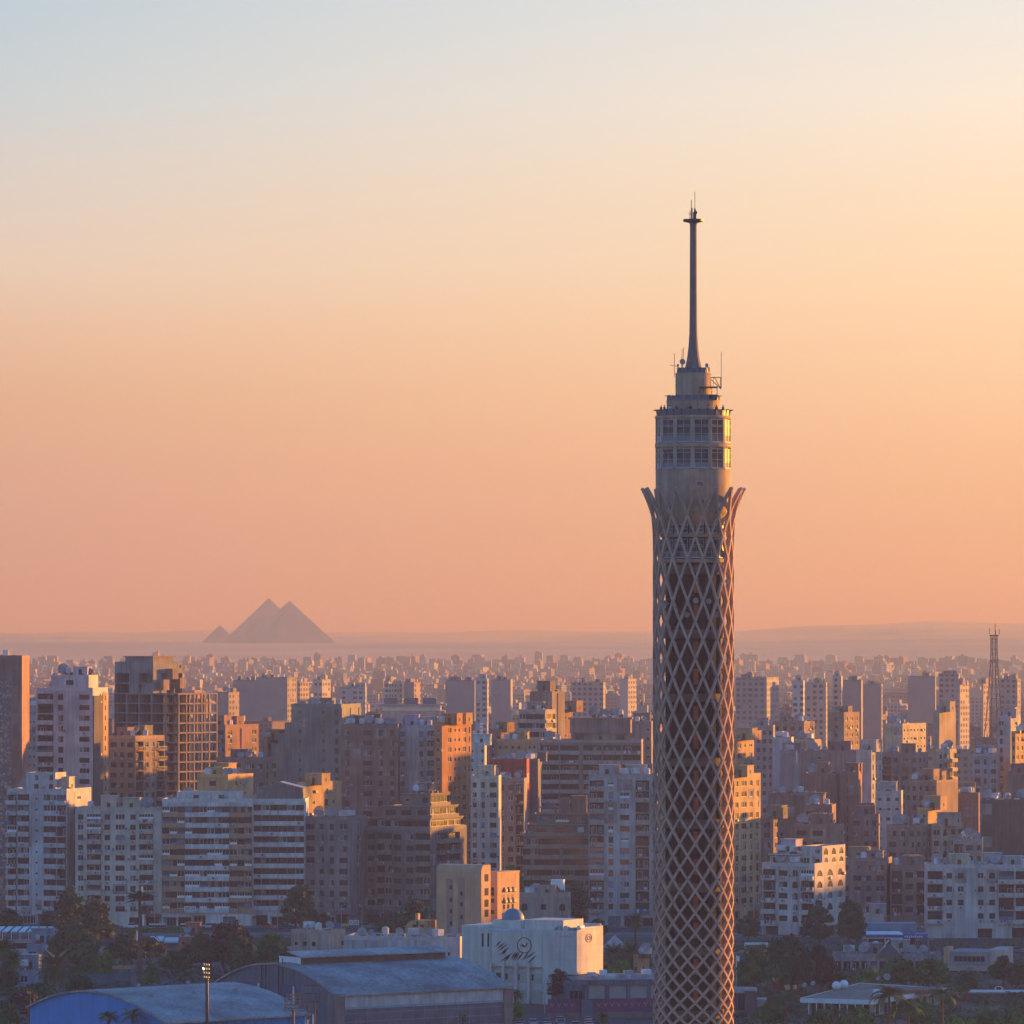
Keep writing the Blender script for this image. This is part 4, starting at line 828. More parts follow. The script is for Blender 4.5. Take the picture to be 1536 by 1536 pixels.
for px, wpx, Y in cands:
    if len(made) >= 212: break
    psi = rng.choice([rng.uniform(2, 10), rng.uniform(2, 8), rng.uniform(3, 9), rng.uniform(20, 32)]); w_ = wpx*Y/F
    cx, cy = X(px, Y), Y+w_*.4
    if any((cx-a)**2+(cy-b)**2 < (r*.85+w_*.62)**2 for a, b, r in FOOT): continue
    h = rng.choice([rng.uniform(14, 22), rng.uniform(17, 27), rng.uniform(22, 34)])*(1 if Y < 2600 else 1.1); yt = HZ+(CZ-h)*F/Y
    if 560 < px < 990 and Y < 2500 and h > 30: h -= 8; yt = HZ+(CZ-h)*F/Y
    kn, col = rng.choice(PAL); col = tuple(c*rng.uniform(.7, 1.0)*(.85 if Y > 2300 else 1) for c in col)
    f = .62 if psi > 15 else .97
    made.append([px, Y, h, kn, col, psi, wpx, f, yt]); FOOT.append((cx, cy, w_*.6))
lab = {}
for m in made:
    px, Y, h, kn = m[:4]; hh = 'low' if h < 19 else 'tall' if h > 27 else 'mid height'; fl = ' with lit flank' if m[5] > 15 else ''
    ref = min(REFS, key=lambda r_: abs(r_[0]-px))[1]; dist = 'just behind' if Y < 2150 else 'well behind' if Y < 2900 else 'far behind'
    lab.setdefault(f'{hh} {kn} block{fl} {dist} {ref}', []).append(m)
ORD = ['leftmost', 'second from left', 'third from left', 'fourth from left', 'fifth from left', 'sixth from left', 'seventh from left']
for l, ms in lab.items():
    ms.sort()
    for i, (px, Y, h, kn, col, psi, wpx, f, yt) in enumerate(ms):
        L = l if len(ms) == 1 else l+', '+(ORD[i] if i < len(ms)-1 or len(ms) > 7 else 'rightmost')
        far_block(L, px-wpx/2, px-wpx/2+wpx*f, px+wpx/2+.01, yt, Y, psi, col, 'low blocks filling the middle distance', (rng.random() < .7, rng.random() < .75), z1=h, extra=rng.choice([1, 2, 3, 4]) if Y < 2600 else 1)
# ------------------------------- the countless rest, out to the desert edge, and unseen blocks added right of the frame to shade the foreground
B = UB(); r2 = random.Random(3)
def ter(Y): return 0 if Y < 8800 else min(60, (Y-8800)/(12150-8800)*60)
Y = 3900.0
while Y < 10100:
    px = -40+r2.uniform(0, 20)
    while px < 1580:
        w_ = r2.uniform(9, 24) if Y < 6000 else r2.uniform(9, 19); wpx = w_*F/Y; h = r2.choice([r2.uniform(9, 16), r2.uniform(10, 20), r2.uniform(14, 24), r2.uniform(16, 30)])
        if Y > 5500 and r2.random() < .85: h = min(h, r2.uniform(10, 19))
        col = r2.choice(PAL)[1]; col = tuple(c*r2.uniform(.65, 1.0) for c in col); yy = Y*r2.uniform(.985, 1.02); a = -R(r2.choice([3, 5, 8, 6, 4, 24, 30])); zb_ = ter(yy)
        if not (Y < 4700 and 300 < px < 980 and Y < 4250): B.box(X(px, yy), yy, w_, r2.uniform(10, 20), zb_-8 if zb_ else 0, zb_+h, a, col, (r2.random() < .6, r2.random() < .7, 0, 0))
        if r2.random() < .6: B.box(X(px, yy)+r2.uniform(-4, 4), yy, r2.uniform(3, 6), 5, zb_+h, zb_+h+r2.uniform(2, 4), a, col, (0, 0, 0, 0))
        px += wpx*r2.uniform(.9, 1.9)
    Y *= 1.026
for sgn in (1, -1):                     # the same low blocks go on past both sides of the frame
    Y = 1720.0
    while Y < 9500:
        px = 1585 if sgn > 0 else -60
        while -700 < px < 2250:
            w_ = r2.uniform(12, 24); h = r2.uniform(9, 17) if Y < 3900 else r2.uniform(9, 22); yy = Y*r2.uniform(.99, 1.015)
            if not (sgn > 0 and Y < 2500 and px > 2050): B.box(X(px, yy)+sgn*w_/2, yy, w_, r2.uniform(12, 20), 0, h+ter(yy), -R(r2.choice([4, 6, 25])), tuple(c*r2.uniform(.7, 1) for c in r2.choice(PAL)[1]), (r2.random() < .7, r2.random() < .7, 0, 0))
            px += sgn*w_*F/Y*r2.uniform(1.05, 1.8)
        Y *= 1.045
for Y, x0, hs in ((1560, 305, (22, 26, 24, 26, 24, 26, 50, 64, 66, 70, 66, 60)), (1640, 320, (24, 30, 26, 40, 36, 34, 36, 36, 58, 66, 66)), (1760, 340, (28, 30, 36, 40, 52, 50, 44, 56, 50, 50, 50)), (1930, 380, (34, 40, 30, 44, 50, 46, 40, 52, 44, 40, 40)), (2150, 420, (40, 34, 44, 36, 50, 40, 44, 40, 44, 40, 40)), (2450, 480, (44, 38, 40, 44, 46, 40, 44, 36, 44))):  # unseen rows, heights set to shade the halls but leave the museum flank sunlit
    x = x0
    for h in hs: w_ = 32; B.box(x+w_/2, Y, w_, 18, 0, h, -R(r2.uniform(2, 8)), r2.choice(PAL)[1], (1, 1, 0, 0)); x += w_+2
o = bpy.data.objects.new('distant_city', B.mesh('distant_city', farv, True)); COL.objects.link(o); tag(o, 'countless hazy blocks of the far-off city reaching to the desert edge, plus unseen shade blocks', 'city', kind='stuff')
# ---------------------------------------------------------------- pyramids and desert
sandm = M('sandstone', (.60, .42, .33), .95, var=.15, scale=.02)
def pyramid(label, px, yt, Y, half, zb):
    zt = Z(yt, Y); t = thing('pyramid', label, 'pyramid', (X(px, Y), Y, zb), R(-14), 'pyramids on the horizon'); q = MB(); n = 34
    for k in range(n):
        a, b_ = half*(1-k/n), half*(1-(k+1)/n); z0, z1 = (zt-zb)*k/n, (zt-zb)*(k+1)/n
        c = [(0, -a), (a, 0), (0, a), (-a, 0)]; d = [(0, -b_-.4), (b_+.4, 0), (0, b_+.4), (-b_-.4, 0)]
        for i in range(4):
            j = (i+1) % 4; q.face([(*c[i], z0), (*c[j], z0), (*c[j], z1), (*c[i], z1)]); q.face([(*c[i], z1), (*c[j], z1), (*d[j], z1), (*d[i], z1)])
    q.build('stepped_body', sandm, t)
    if px > 430 or px == 403:
        q = MB(); h = (zt-zb)*.2; r_ = half*.21
        for i in range(4):
            c = [(0, -r_), (r_, 0), (0, r_), (-r_, 0)]; q.face([(*c[i], zt-zb-h), (*c[(i+1) % 4], zt-zb-h), (0, 0, zt-zb+1)])
        q.build('casing_cap', M('casing', (.34, .28, .22)), t)
pyramid('higher great pyramid on the horizon, left of the overlapping pair', 403, 898, 12900, 112, 60)
pyramid('great pyramid in front on the right of the overlapping pair', 434, 902, 12450, 109, 58)
pyramid('small low pyramid left of the two great ones', 330, 938, 13300, 46, 60)
q = MB(); r3 = random.Random(5); cols = []
for j in range(7):
    yy = [8800, 12150, 14600, 17600, 20600, 24000, 28500][j]; row = []
    for i in range(81):
        px = -300+i*27; xx = X(px, yy); zz = [0, 60, 60, 64, 70, 80, 92][j]+(0 if j < 3 else 1)*(5*math.sin(i*.35+j)+4*math.sin(i*.13*j+2)+r3.uniform(-1, 1))
        if px > 1050: zz += min(50, (px-1050)*.14)*(j/6)
        row.append((xx, yy, zz if j else -1))
    cols.append(row)
for j in range(6):
    for i in range(80): q.face([cols[j][i], cols[j][i+1], cols[j+1][i+1], cols[j+1][i]])
struct(q.build('desert_hills', M('desert', (.60, .42, .33), .95, var=.2, scale=.002), smooth=True), 'hazy desert plateau along the horizon', 'hills')
# ---------------------------------------------------------------- ground, river arm and roads
soil = M('park_soil', (.075, .065, .05), .95, var=.4, scale=.05); asph = M('asphalt', (.055, .055, .058), .9, var=.2, scale=.2)
city_g = M('city_dust', (.14, .12, .10), .95, var=.3, scale=.01); pave = M('paving', (.17, .155, .14), .9, var=.25, scale=.4)
def sheet(name, label, pts, z, m, thick=.5):
    q = MB(); q.face([(x, y, z) for x, y in pts]); n = len(pts)
    for i in range(n): a, b_ = pts[i], pts[(i+1) % n]; q.face([(*a, z), (*a, z-thick), (*b_, z-thick), (*b_, z)])
    return struct(q.build(name, m), label, name.split('_')[0])
sheet('ground', 'dusty ground under the whole city', [(-7000, -300), (7000, -300), (7000, 29000), (-7000, 29000)], -2.6, city_g, 1)
sheet('ground_bank', 'built up city bank with dusty streets', [(-2500, 1506), (2500, 1506), (2500, 13000), (-2500, 13000)], -.01, city_g, 2)
sheet('ground_island', 'dark park soil of the island', [(-1500, 300), (1500, 300), (1500, 1508), (-12, 1508), (-30, 1440), (-70, 1412), (-1500, 1400)], 0, soil, 2)
wm = M('river_water', (.02, .03, .04), .06, var=.2, scale=.05, bump=.15, spec=.5)
sheet('water', 'narrow river arm between the island and the city', [(-1500, 1395), (-60, 1405), (-8, 1450), (-4, 1510), (-1500, 1512)], -1.2, wm)
sheet('road', 'asphalt road along the foot of the apartment row', [(-900, 1528), (900, 1528), (900, 1552), (-900, 1552)], .12, asph, .3)
sheet('pavement', 'pavement with kerb at the foot of the apartment houses', [(-900, 1552.1), (900, 1552.1), (900, 1561), (-900, 1561)], .25, pave, .3)
sheet('promenade', 'paved riverside walk', [(-900, 1514), (900, 1514), (900, 1527.9), (-900, 1527.9)], .25, pave, .3)
sheet('car_park', 'asphalt yard with parked cars', [(-4, 1148), (25, 1142), (24, 1190), (-2, 1206)], .05, asph, .2)
sheet('path', 'pale path through the palm garden at the left edge', [(X(-20, 1240), 1228), (X(40, 1240), 1236), (X(44, 1252), 1246), (X(-20, 1250), 1244)], .05, pave, .2)
q = MB()
for i in range(60): q.box(-300+i*10, -296+i*10, 1539.9, 1540.1, .124, .13)
struct(q.build('road_marking', white_p), 'dashed white lane line', 'marking')
# ---------------------------------------------------------------- trees
leafm = bpy.data.materials.new('leaf'); leafm.use_nodes = True; lt = leafm.node_tree; lb = lt.nodes['Principled BSDF']; lb.inputs['Roughness'].default_value = .75; lb.inputs['Specular IOR Level'].default_value = .2
loi = lt.nodes.new('ShaderNodeObjectInfo'); lno = lt.nodes.new('ShaderNodeTexNoise'); ltc = lt.nodes.new('ShaderNodeTexCoord'); lno.inputs['Scale'].default_value = .9; lno.inputs['Detail'].default_value = 4; lt.links.new(ltc.outputs['Object'], lno.inputs['Vector'])
lmr = lt.nodes.new('ShaderNodeMapRange'); lmr.inputs[1].default_value = .3; lmr.inputs[2].default_value = .7; lmr.inputs[3].default_value = .45; lmr.inputs[4].default_value = 1.5; lt.links.new(lno.outputs[0], lmr.inputs[0])
lvm = lt.nodes.new('ShaderNodeVectorMath'); lvm.operation = 'SCALE'; lt.links.new(loi.outputs['Color'], lvm.inputs[0]); lt.links.new(lmr.outputs[0], lvm.inputs['Scale']); lt.links.new(lvm.outputs[0], lb.inputs['Base Color'])
barkm = M('bark', (.09, .065, .05), .95, var=.3, scale=2)
rt = random.Random(11)
def rv(): 
    while True:
        v = Vector((rt.uniform(-1, 1), rt.uniform(-1, 1), rt.uniform(-1, 1)))
        if .05 < v.length < 1: return v
def crown_mesh(rx, rz, zc, n_cl, n_lf, ls, shape=0):
    q = MB()
    for c in range(n_cl):
        d = rv().normalized(); f = rt.uniform(.35, 1.0)**.6
        if d.z < -.5: d.z *= .5
        tap = 1-.35*max(0, d.z) if shape == 0 else 1-.75*max(0, d.z)
        cc = Vector((d.x*rx*f*tap, d.y*rx*f*tap, zc+d.z*rz*f)); cr = rx*rt.uniform(.2, .38)
        for i in range(n_lf):
            o = rv(); p = cc+Vector((o.x*cr, o.y*cr, o.z*cr*.75)); n = (o.normalized()+rv()*.9+Vector((0, 0, .4))).normalized()
            u = n.orthogonal().normalized(); u = Matrix.Rotation(rt.uniform(0, 6.28), 3, n) @ u; w_ = n.cross(u); s = ls*rt.uniform(.55, 1.3)
            q.face([p-u*s, p+w_*s*.55, p+u*s, p-w_*s*.55])
    return q.mesh('crown', leafm)
def trunk_mesh(h, r, rx, rz):
    q = MB(); top = Vector((rt.uniform(-.3, .3), rt.uniform(-.3, .3), h)); q.tube((0, 0, 0), top, r, 8, 0, r*.6)
    for i in range(7):
        d = Vector((rt.uniform(-1, 1)*rx*.7, rt.uniform(-1, 1)*rx*.7, rt.uniform(.2, 1.0)*rz*1.2)); st = top*rt.uniform(.75, 1); mid = st+d*.5+Vector((0, 0, .5)); q.tube(st, mid, r*.42, 6, 0, r*.28); q.tube(mid, st+d, r*.28, 5, 0, r*.08)
    return q.mesh('trunk', barkm)
TREES = {}
for k, (rx, rz, zc, ncl, nlf, ls, sh, th) in {'broad': (1, .75, .9, 80, 60, .085, 0, .5), 'tall': (.62, 1.1, 1.25, 80, 58, .08, 0, .6), 'round': (1, .9, .95, 70, 60, .095, 0, .4), 'cone': (.75, 1.05, 1.0, 60, 50, .085, 1, .4), 'bush': (1, .65, .45, 50, 56, .11, 0, .2), 'wispy': (.8, 1.05, 1.2, 60, 40, .075, 0, .7)}.items():
    TREES[k] = [(crown_mesh(rx, rz, zc, ncl, nlf, ls, sh), trunk_mesh(th, .07, rx*.8, rz)) for _ in range(2)]
HT = {'broad': 1.68, 'tall': 2.4, 'round': 1.95, 'cone': 2.1, 'bush': 1.15, 'wispy': 2.3}; WD = {'broad': 2.25, 'tall': 1.5, 'round': 2.25, 'cone': 1.7, 'bush': 2.3, 'wispy': 1.8}
tcount = 0
def tree(label, px, yt, yb, wpx, kind, col, name='tree', group=None, cat='tree'):
    global tcount
    Y = CZ*F/(yb-HZ); S = F/Y; t = thing(name, label, cat, (X(px, Y), Y, 0), rt.uniform(0, 6.28), group)
    sx = wpx/S/WD[kind]; sz = (yb-yt)/S/HT[kind]; cm, tm = TREES[kind][tcount % 2]; tcount += 1
    put('crown', cm, t, scale=(sx, sx, sz), color=col); put('trunk', tm, t, scale=(sx, sx, sz)); return t
def frond(q, base, az, tilt, L, droop, wl, m=0):
    d = Vector((math.cos(az), math.sin(az), 0)); p = Vector(base); el = tilt; n = 9; s = d.cross(Vector((0, 0, 1)))
    for i in range(n):
        st = L/n; nx = p+(d*math.cos(el)+Vector((0, 0, math.sin(el))))*st; el -= droop/n
        f = math.sin(math.pi*min(.97, (i+.9)/n*.9+.06))
        for sg in (-1, 1):
            for e in (0, .5):
                a = p+(nx-p)*e; b_ = p+(nx-p)*(e+.56); tip = b_+s*sg*wl*f+Vector((0, 0, -.35*wl*f))+(nx-p)*.9; q.face([a, b_, tip])
        up = Vector((0, 0, L*.012)); q.face([p-s*L*.012, p+s*L*.012, nx+s*L*.008, nx-s*L*.008], m); p = nx
def palm_mesh(kind):
    q = MB(); n = {'date': 46, 'royal': 17, 'mast': 26}[kind]
    for i in range(n):
        az = i*2.39996+rt.uniform(-.2, .2); f = i/n
        if kind == 'date': frond(q, (0, 0, rt.uniform(-.03, .05)), az, R(75-115*f)+rt.uniform(-.12, .12), rt.uniform(.9, 1.15), R(55), .26)
        elif kind == 'royal': frond(q, (0, 0, 0), az, R(72-62*f)+rt.uniform(-.15, .15), rt.uniform(.9, 1.2), R(105), .32)
        else: frond(q, (0, 0, rt.uniform(-.1, .1)), az, R(60-45*f), rt.uniform(.8, 1.05), R(60), .3)
    return q.mesh('crown', leafm)
PALMS = {k: [palm_mesh(k) for _ in range(2)] for k in ('date', 'royal', 'mast')}
def palm(label, px, yc, yb, rpx, kind, col=(.05, .06, .03), group='palms of the island gardens', tr=.28):
    global tcount
    Y = CZ*F/(yb-HZ); S = F/Y; h = (yb-yc)/S; r = rpx/S*1.2; t = thing('palm_tree', label, 'palm tree', (X(px, Y), Y, 0), rt.uniform(0, 6), group)
    o = put('crown', PALMS[kind][tcount % 2], t, (0, 0, h), scale=(r, r, r), color=col); tcount += 1
    q = MB(); q.tube((0, 0, 0), (.05, .03, h*.5), tr*1.15, 9, 0, tr*.9); q.tube((.05, .03, h*.5), (0, 0, h+.1), tr*.9, 9, 0, tr*.8)
    if kind == 'date': q.lathe([(tr*.9, h-.9), (tr*1.7, h-.4), (tr*1.5, h+.1)], 10)
    q.build('trunk', barkm, t); return t
DG = (.018, .095, .040); MG = (.032, .15, .040); BG = (.055, .22, .04); BN = (.050, .088, .034); OG = (.045, .115, .032)
TG = 'trees of the island gardens and riverbank'
for a in (
 ('tall dark tree before the cream apartment house, left of a pair', 106, 1326, 1432, 62, 'tall', DG), ('dark brown green tree before the cream apartment house, right of a pair', 143, 1344, 1436, 66, 'tall', BN),
 ('low dark tree under the white pylon house', 12, 1362, 1402, 50, 'broad', DG), ('dark tree beside the riverside boat', 76, 1362, 1405, 40, 'round', DG),
 ('huge dark ficus between the boat and the palm shaped mast', 112, 1384, 1452, 84, 'broad', DG), ('brownish wispy tree left of the palm shaped mast', 190, 1394, 1450, 64, 'round', BN), ('deep green tree behind the blue gate', 130, 1412, 1472, 60, 'round', MG),
 ('light green conical tree behind the blue gate', 159, 1424, 1476, 36, 'cone', BG), ('fresh green bush at the foot of the palm shaped mast', 228, 1440, 1484, 30, 'cone', BG), ('dull brown tree right of the palm shaped mast', 224, 1402, 1446, 46, 'round', BN),
 ('green shrub mass between mast and long grey wall', 262, 1424, 1462, 56, 'round', MG), ('grey brown wispy tree above the long grey wall', 286, 1412, 1458, 40, 'wispy', BN),
 ('dark tree left of the big olive tree', 303, 1388, 1464, 44, 'tall', DG), ('big olive brown tree behind the floodlight mast', 340, 1376, 1462, 84, 'round', (.052, .042, .024)), ('second olive tree touching the big olive one', 362, 1402, 1468, 50, 'round', OG),
 ('fresh green tree left of the pink palace', 408, 1394, 1456, 56, 'round', BG), ('dark green low tree before the pink palace', 402, 1416, 1464, 62, 'broad', MG),
 ('tall dark street tree before the white banded house', 448, 1322, 1412, 58, 'tall', DG), ('smaller dark street tree right of the tall street tree', 486, 1368, 1410, 34, 'round', DG), ('dark round tree left of the curved corner tower', 621, 1342, 1428, 58, 'round', DG), ('dark low tree further left of the curved corner tower', 585, 1366, 1420, 44, 'broad', DG),
 ('sunless green tree on the mound above the villa', 768, 1292, 1392, 46, 'tall', MG), ('dark tree behind the villa roof', 812, 1322, 1400, 50, 'round', DG), ('dark tree between the villa and the pale apartment house', 864, 1318, 1398, 46, 'tall', DG), ('low dark tree at the foot of the pale apartment house', 896, 1376, 1412, 36, 'round', DG), ('dark tree below the banded house', 838, 1340, 1400, 36, 'round', MG),
 ('brown green casuarina in front of the overhanging museum cube', 838, 1446, 1512, 38, 'wispy', (.055, .048, .032)), ('bright green round bush below the short palm beside the museum', 774, 1502, 1530, 30, 'bush', BG),
 ('dark hedge tree behind the orange garden house', 960, 1424, 1462, 40, 'round', MG), ('green tree left of the lattice tower foot', 930, 1440, 1470, 40, 'bush', BG),
 ('massive dark tree right of the lattice tower, centre of the grove', 1180, 1402, 1496, 92, 'broad', DG), ('dark tree at the left of the grove beside the flagpole', 1134, 1412, 1490, 58, 'round', MG), ('brownish dark tree at the right of the grove', 1228, 1416, 1492, 56, 'round', (.046, .038, .026)), ('olive shrub at the right foot of the grove', 1262, 1458, 1492, 44, 'bush', OG),
 ('tall dark tree before the white arched house, left of a pair', 1228, 1348, 1430, 54, 'tall', DG), ('tall dark tree before the grey brown house, right of a pair', 1276, 1346, 1432, 58, 'tall', DG), ('dark tree under the golden house right of the tower', 1122, 1372, 1412, 44, 'round', DG),
 ('fresh green bush beside the colonnade', 1303, 1452, 1482, 42, 'bush', BG), ('broad green tree before the colonnade, left of a pair', 1348, 1436, 1486, 66, 'broad', MG), ('broad green tree before the colonnade, right of a pair', 1398, 1438, 1488, 66, 'broad', MG),
 ('dark tree right of the two storey glass front', 1504, 1432, 1478, 44, 'round', DG), ('dull tree at the right edge beside the blue car', 1532, 1440, 1486, 40, 'round', DG), ('low dark tree before the two storey glass front', 1448, 1456, 1482, 40, 'bush', DG), ('flat topped small tree behind the red parasol', 1438, 1476, 1500, 36, 'broad', MG),
 ('olive bush at the lower edge by the dark round building', 1160, 1492, 1545, 52, 'round', MG), ('wide olive bush in front of the pavilion', 1236, 1512, 1552, 60, 'bush', OG), ('bright green bush in front of the pavilion', 1288, 1508, 1552, 52, 'round', BG), ('olive bush under the royal palms', 1384, 1516, 1556, 62, 'bush', OG), 
 ('clipped green bush at the lower right, first of three', 1440, 1516, 1558, 60, 'bush', BG), ('clipped green bush at the lower right, second of three', 1482, 1512, 1556, 56, 'bush', MG), ('clipped green bush at the lower right, third of three', 1524, 1506, 1550, 56, 'bush', MG),
 ('grey green shrub left of the blue hall', 30, 1486, 1522, 66, 'bush', (.05, .05, .04)), ('dark shrub behind the blue hall roof', 62, 1470, 1504, 60, 'bush', OG), ('green shrub in the lower left corner', 10, 1500, 1550, 44, 'round', MG), ('dark undergrowth tree left of the boat shed', 8, 1446, 1490, 46, 'round', DG),
 ('dark shrub below the second date palm', 120, 1462, 1496, 52, 'bush', DG),
 ): tree(*a, group=TG)
for a in (
 ('big date palm with drooping fronds above the blue hall', 82, 1452, 1500, 29, 'date'), ('smaller date palm right of the big one above the blue hall', 112, 1449, 1490, 22, 'date'), ('twin trunk palm at the left edge, left one', 6, 1424, 1492, 20, 'date'), ('twin trunk palm at the left edge, right one', 20, 1440, 1492, 17, 'date'),
 ('palm with arching fronds above the blue hall roof', 281, 1465, 1488, 19, 'royal'), ('dark palm tip at the lower edge before the blue hall, left of two', 162, 1526, 1600, 18, 'royal'), ('dark palm tip at the lower edge before the blue hall, right of two', 199, 1525, 1602, 20, 'royal'),
 ('bushy date palm in front of the white museum wall', 706, 1424, 1476, 27, 'date'), ('short drooping palm beside the museum foot', 773, 1494, 1524, 14, 'royal'), ('palm right of the museum, left of a pair', 921, 1431, 1466, 19, 'date'), ('palm right of the museum, right of a pair', 946, 1430, 1466, 19, 'date'), ('dark palm at the foot of the pale apartment house', 953, 1383, 1416, 15, 'date'),
 ('small palm top at the lower edge below the grey hall', 695, 1528, 1590, 10, 'royal'), ('small bright palm top at the lower edge by the purple fence', 905, 1528, 1590, 12, 'date'), ('short palm before the long white wall', 503, 1422, 1450, 14, 'date'),
 ('large royal palm in front of the pavilion', 1334, 1494, 1600, 31, 'royal'), ('leaning royal palm right of the large one', 1362, 1512, 1600, 24, 'royal'), ('slender royal palm with a grey trunk right of the pavilion', 1413, 1493, 1590, 24, 'royal'), ('palm before the red brick box', 1178, 1498, 1560, 20, 'royal'), ('small dry palm beside the flagpole', 1118, 1470, 1490, 17, 'date'), ('low palm in front of the pavilion columns', 1256, 1520, 1570, 22, 'royal'), ('palm at the right edge below the sign board', 1524, 1496, 1540, 18, 'royal'), ('pale palm beside the villa', 1478, 1500, 1530, 16, 'royal'),
 ): palm(*a, col=rt.choice([(.06, .12, .045), (.05, .115, .045), (.08, .12, .05)]))
# telecom mast dressed as a palm
Y = CZ*F/(1481-HZ); S = F/Y; h = (1481-1346)/S
t = thing('disguised_mast', 'tall telecom mast disguised as a palm with brown trunk and stiff fronds', 'mast', (X(210, Y), Y, 0))
q = MB(); q.tube((0, 0, 0), (0, 0, h), .62, 14, 0, .36); q.build('trunk', M('mast_brown', (.14, .085, .06), .85, var=.25, scale=2), t)
put('crown', PALMS['mast'][0], t, (0, 0, h-.4), scale=(4.6, 4.6, 4.0), color=(.02, .05, .022))
for x, z0, z1, y in ((.45, h-1.5, h+2.5, -.2), (.75, h-6.5, h-4, -.3), (-.65, h-10, h-7.8, -.3)): q = MB(); q.box(x-.2, x+.2, y-.15, y+.15, z0, z1, 0); q.build('antenna_panel', white_p, t)
# hedges
hedgem = [crown_mesh(1, .5, .5, 70, 40, .06) for _ in range(2)]
for i, (px, yb, L, d, h, lab) in enumerate(((240, 1400, 26, 4, 1.6, 'long dark hedge beside the riverside road'), (20, 1492, 9, 3, 1.4, 'clipped green hedge beside the pale path'), (1374, 1518, 11, 3, 2.2, 'clipped green hedge right of the pavilion'))):
    Y = CZ*F/(yb-HZ); o = put('hedge', hedgem[i % 2], None, (X(px, Y), Y, 0), 0, MG, (L/2, d/2, h)); tag(o, lab, 'hedge')
# undergrowth filling the gardens between the buildings of the island
q = MB(); ru = random.Random(21)
for _ in range(2800):
    yb = ru.uniform(1404, 1545); px = ru.choice([ru.uniform(-20, 480), ru.uniform(1090, 1560), ru.uniform(1090, 1560), ru.uniform(900, 980)])
    p = G(px, yb)
    if 758 < px < 985 or (X(-20, p.y) < p.x < X(46, p.y) and 1226 < p.y < 1248) or p.y > 1470 or (p.y > 1396 and px < 470): continue
    r = ru.uniform(.6, 1.9); h = ru.uniform(.5, 2.0)
    for i in range(26):
        o = Vector((ru.gauss(0, .5), ru.gauss(0, .5), abs(ru.gauss(.4, .35)))); c = Vector((p.x+o.x*r, p.y+o.y*r, o.z*h)); n = Vector((ru.gauss(0, 1), ru.gauss(0, 1), ru.gauss(.5, 1))).normalized(); u = n.orthogonal().normalized(); w_ = n.cross(u); s = ru.uniform(.14, .34)
        q.face([c-u*s, c+w_*s*.6, c+u*s, c-w_*s*.6])
o = q.build('undergrowth', leafm, color=(.03, .085, .025)); tag(o, 'low shrubs and ground cover filling the gardens', 'undergrowth', kind='stuff')
# ---------------------------------------------------------------- halls and foreground buildings
class Loc:
    def __init__(s, xc, Y, psi): s.Y = Y; s.X = X(xc, Y); s.a = R(psi); s.u = (math.cos(s.a), -math.sin(s.a)); s.v = (math.sin(s.a), math.cos(s.a))
    def fx(s, px): return solve(px, s.X, s.Y, *s.u)
    def sy(s, px): return solve(px, s.X, s.Y, *s.v)
    def fz(s, px, py): return Z(py, s.Y+s.u[1]*s.fx(px))
    def sz(s, px, py): return Z(py, s.Y+s.v[1]*s.sy(px))
def bx(name, par, m, *boxes, color=None):
    q = MB()
    for b_ in boxes: q.box(*b_)
    return q.build(name, m, par, color=color)
bluew = M('blue_cladding', (.002, .24, .56), .85, var=.1, scale=.3, streak=.15); roofg = M('hall_roof', (.33, .31, .29), .65, var=.3, scale=.12, streak=.3)
slatew = M('slate_cladding', (.09, .135, .165), .6, var=.15, scale=.3, streak=.3)
def vault(t, P0, P1, P2, ez, az, mw, mr, n=18, over=.5, lip=None):
    P0, P1, P2 = (Vector((p.x, p.y, 0)) for p in (P0, P1, P2)); L = P1-P0; Gv = P2-P0; ld = L.normalized()
    P0l = P0-t.location; P0l.z = 0
    prof = []
    for i in range(n+1):
        f = i/n; prof.append((f, ez+(az-ez)*(1-(2*f-1)**2)))
    q = MB(); A = lambda f, z, e: tuple(P0l+Gv*f+ld*e+Vector((0, 0, z)))
    Ln = L.length
    for e in (0, Ln):
        q.face([A(0, 0, e), A(1, 0, e)]+[A(f, z-.05, e) for f, z in reversed(prof)])
    q.face([A(0, 0, 0), A(0, 0, Ln), A(0, ez-.05, Ln), A(0, ez-.05, 0)]); q.face([A(1, 0, 0), A(1, 0, Ln), A(1, ez-.05, Ln), A(1, ez-.05, 0)]); q.build('wall', mw, t)
    q = MB(); off = [(-.02, prof[0][1]-.15)]+prof+[(1.02, prof[-1][1]-.15)]
    for (f0, z0), (f1, z1) in zip(off, off[1:]):
        a, b_, c, d = A(f0, z0+.12, -over), A(f1, z1+.12, -over), A(f1, z1+.12, Ln+over), A(f0, z0+.12, Ln+over); q.face([a, b_, c, d])
        lo = lambda p: (p[0], p[1], p[2]-.35); q.face([a, b_, lo(b_), lo(a)]); q.face([c, d, lo(d), lo(c)])
        nr = max(2, int(Ln/2.1))
        if lip:
            for k in range(nr+1):
                e = Ln*k/nr; p, r_ = A(f0, z0+.125, e), A(f1, z1+.125, e); w_ = ld*.09; up = Vector((0, 0, .12)); p, r_ = Vector(p), Vector(r_); q.face([p-w_+up, p+w_+up, r_+w_+up, r_-w_+up])
    q.face([A(-.02, ez-.03, -over), A(-.02, ez-.03, Ln+over), A(-.02, ez-.4, Ln+over), A(-.02, ez-.4, -over)])
    q.build('roof', mr, t); return A, Ln, L, Gv
P0, P1, P2 = G(246, 1533, 9), G(459, 1520, 9), G(45, 1509, 9)
t = thing('sports_hall', 'blue walled sports hall with a low grey vaulted roof at the lower left edge', 'hall', (P0.x, P0.y, 0))
A, Ln, L, Gv = vault(t, P0, P1, P2, 9, 13.3, bluew, roofg, lip=True)
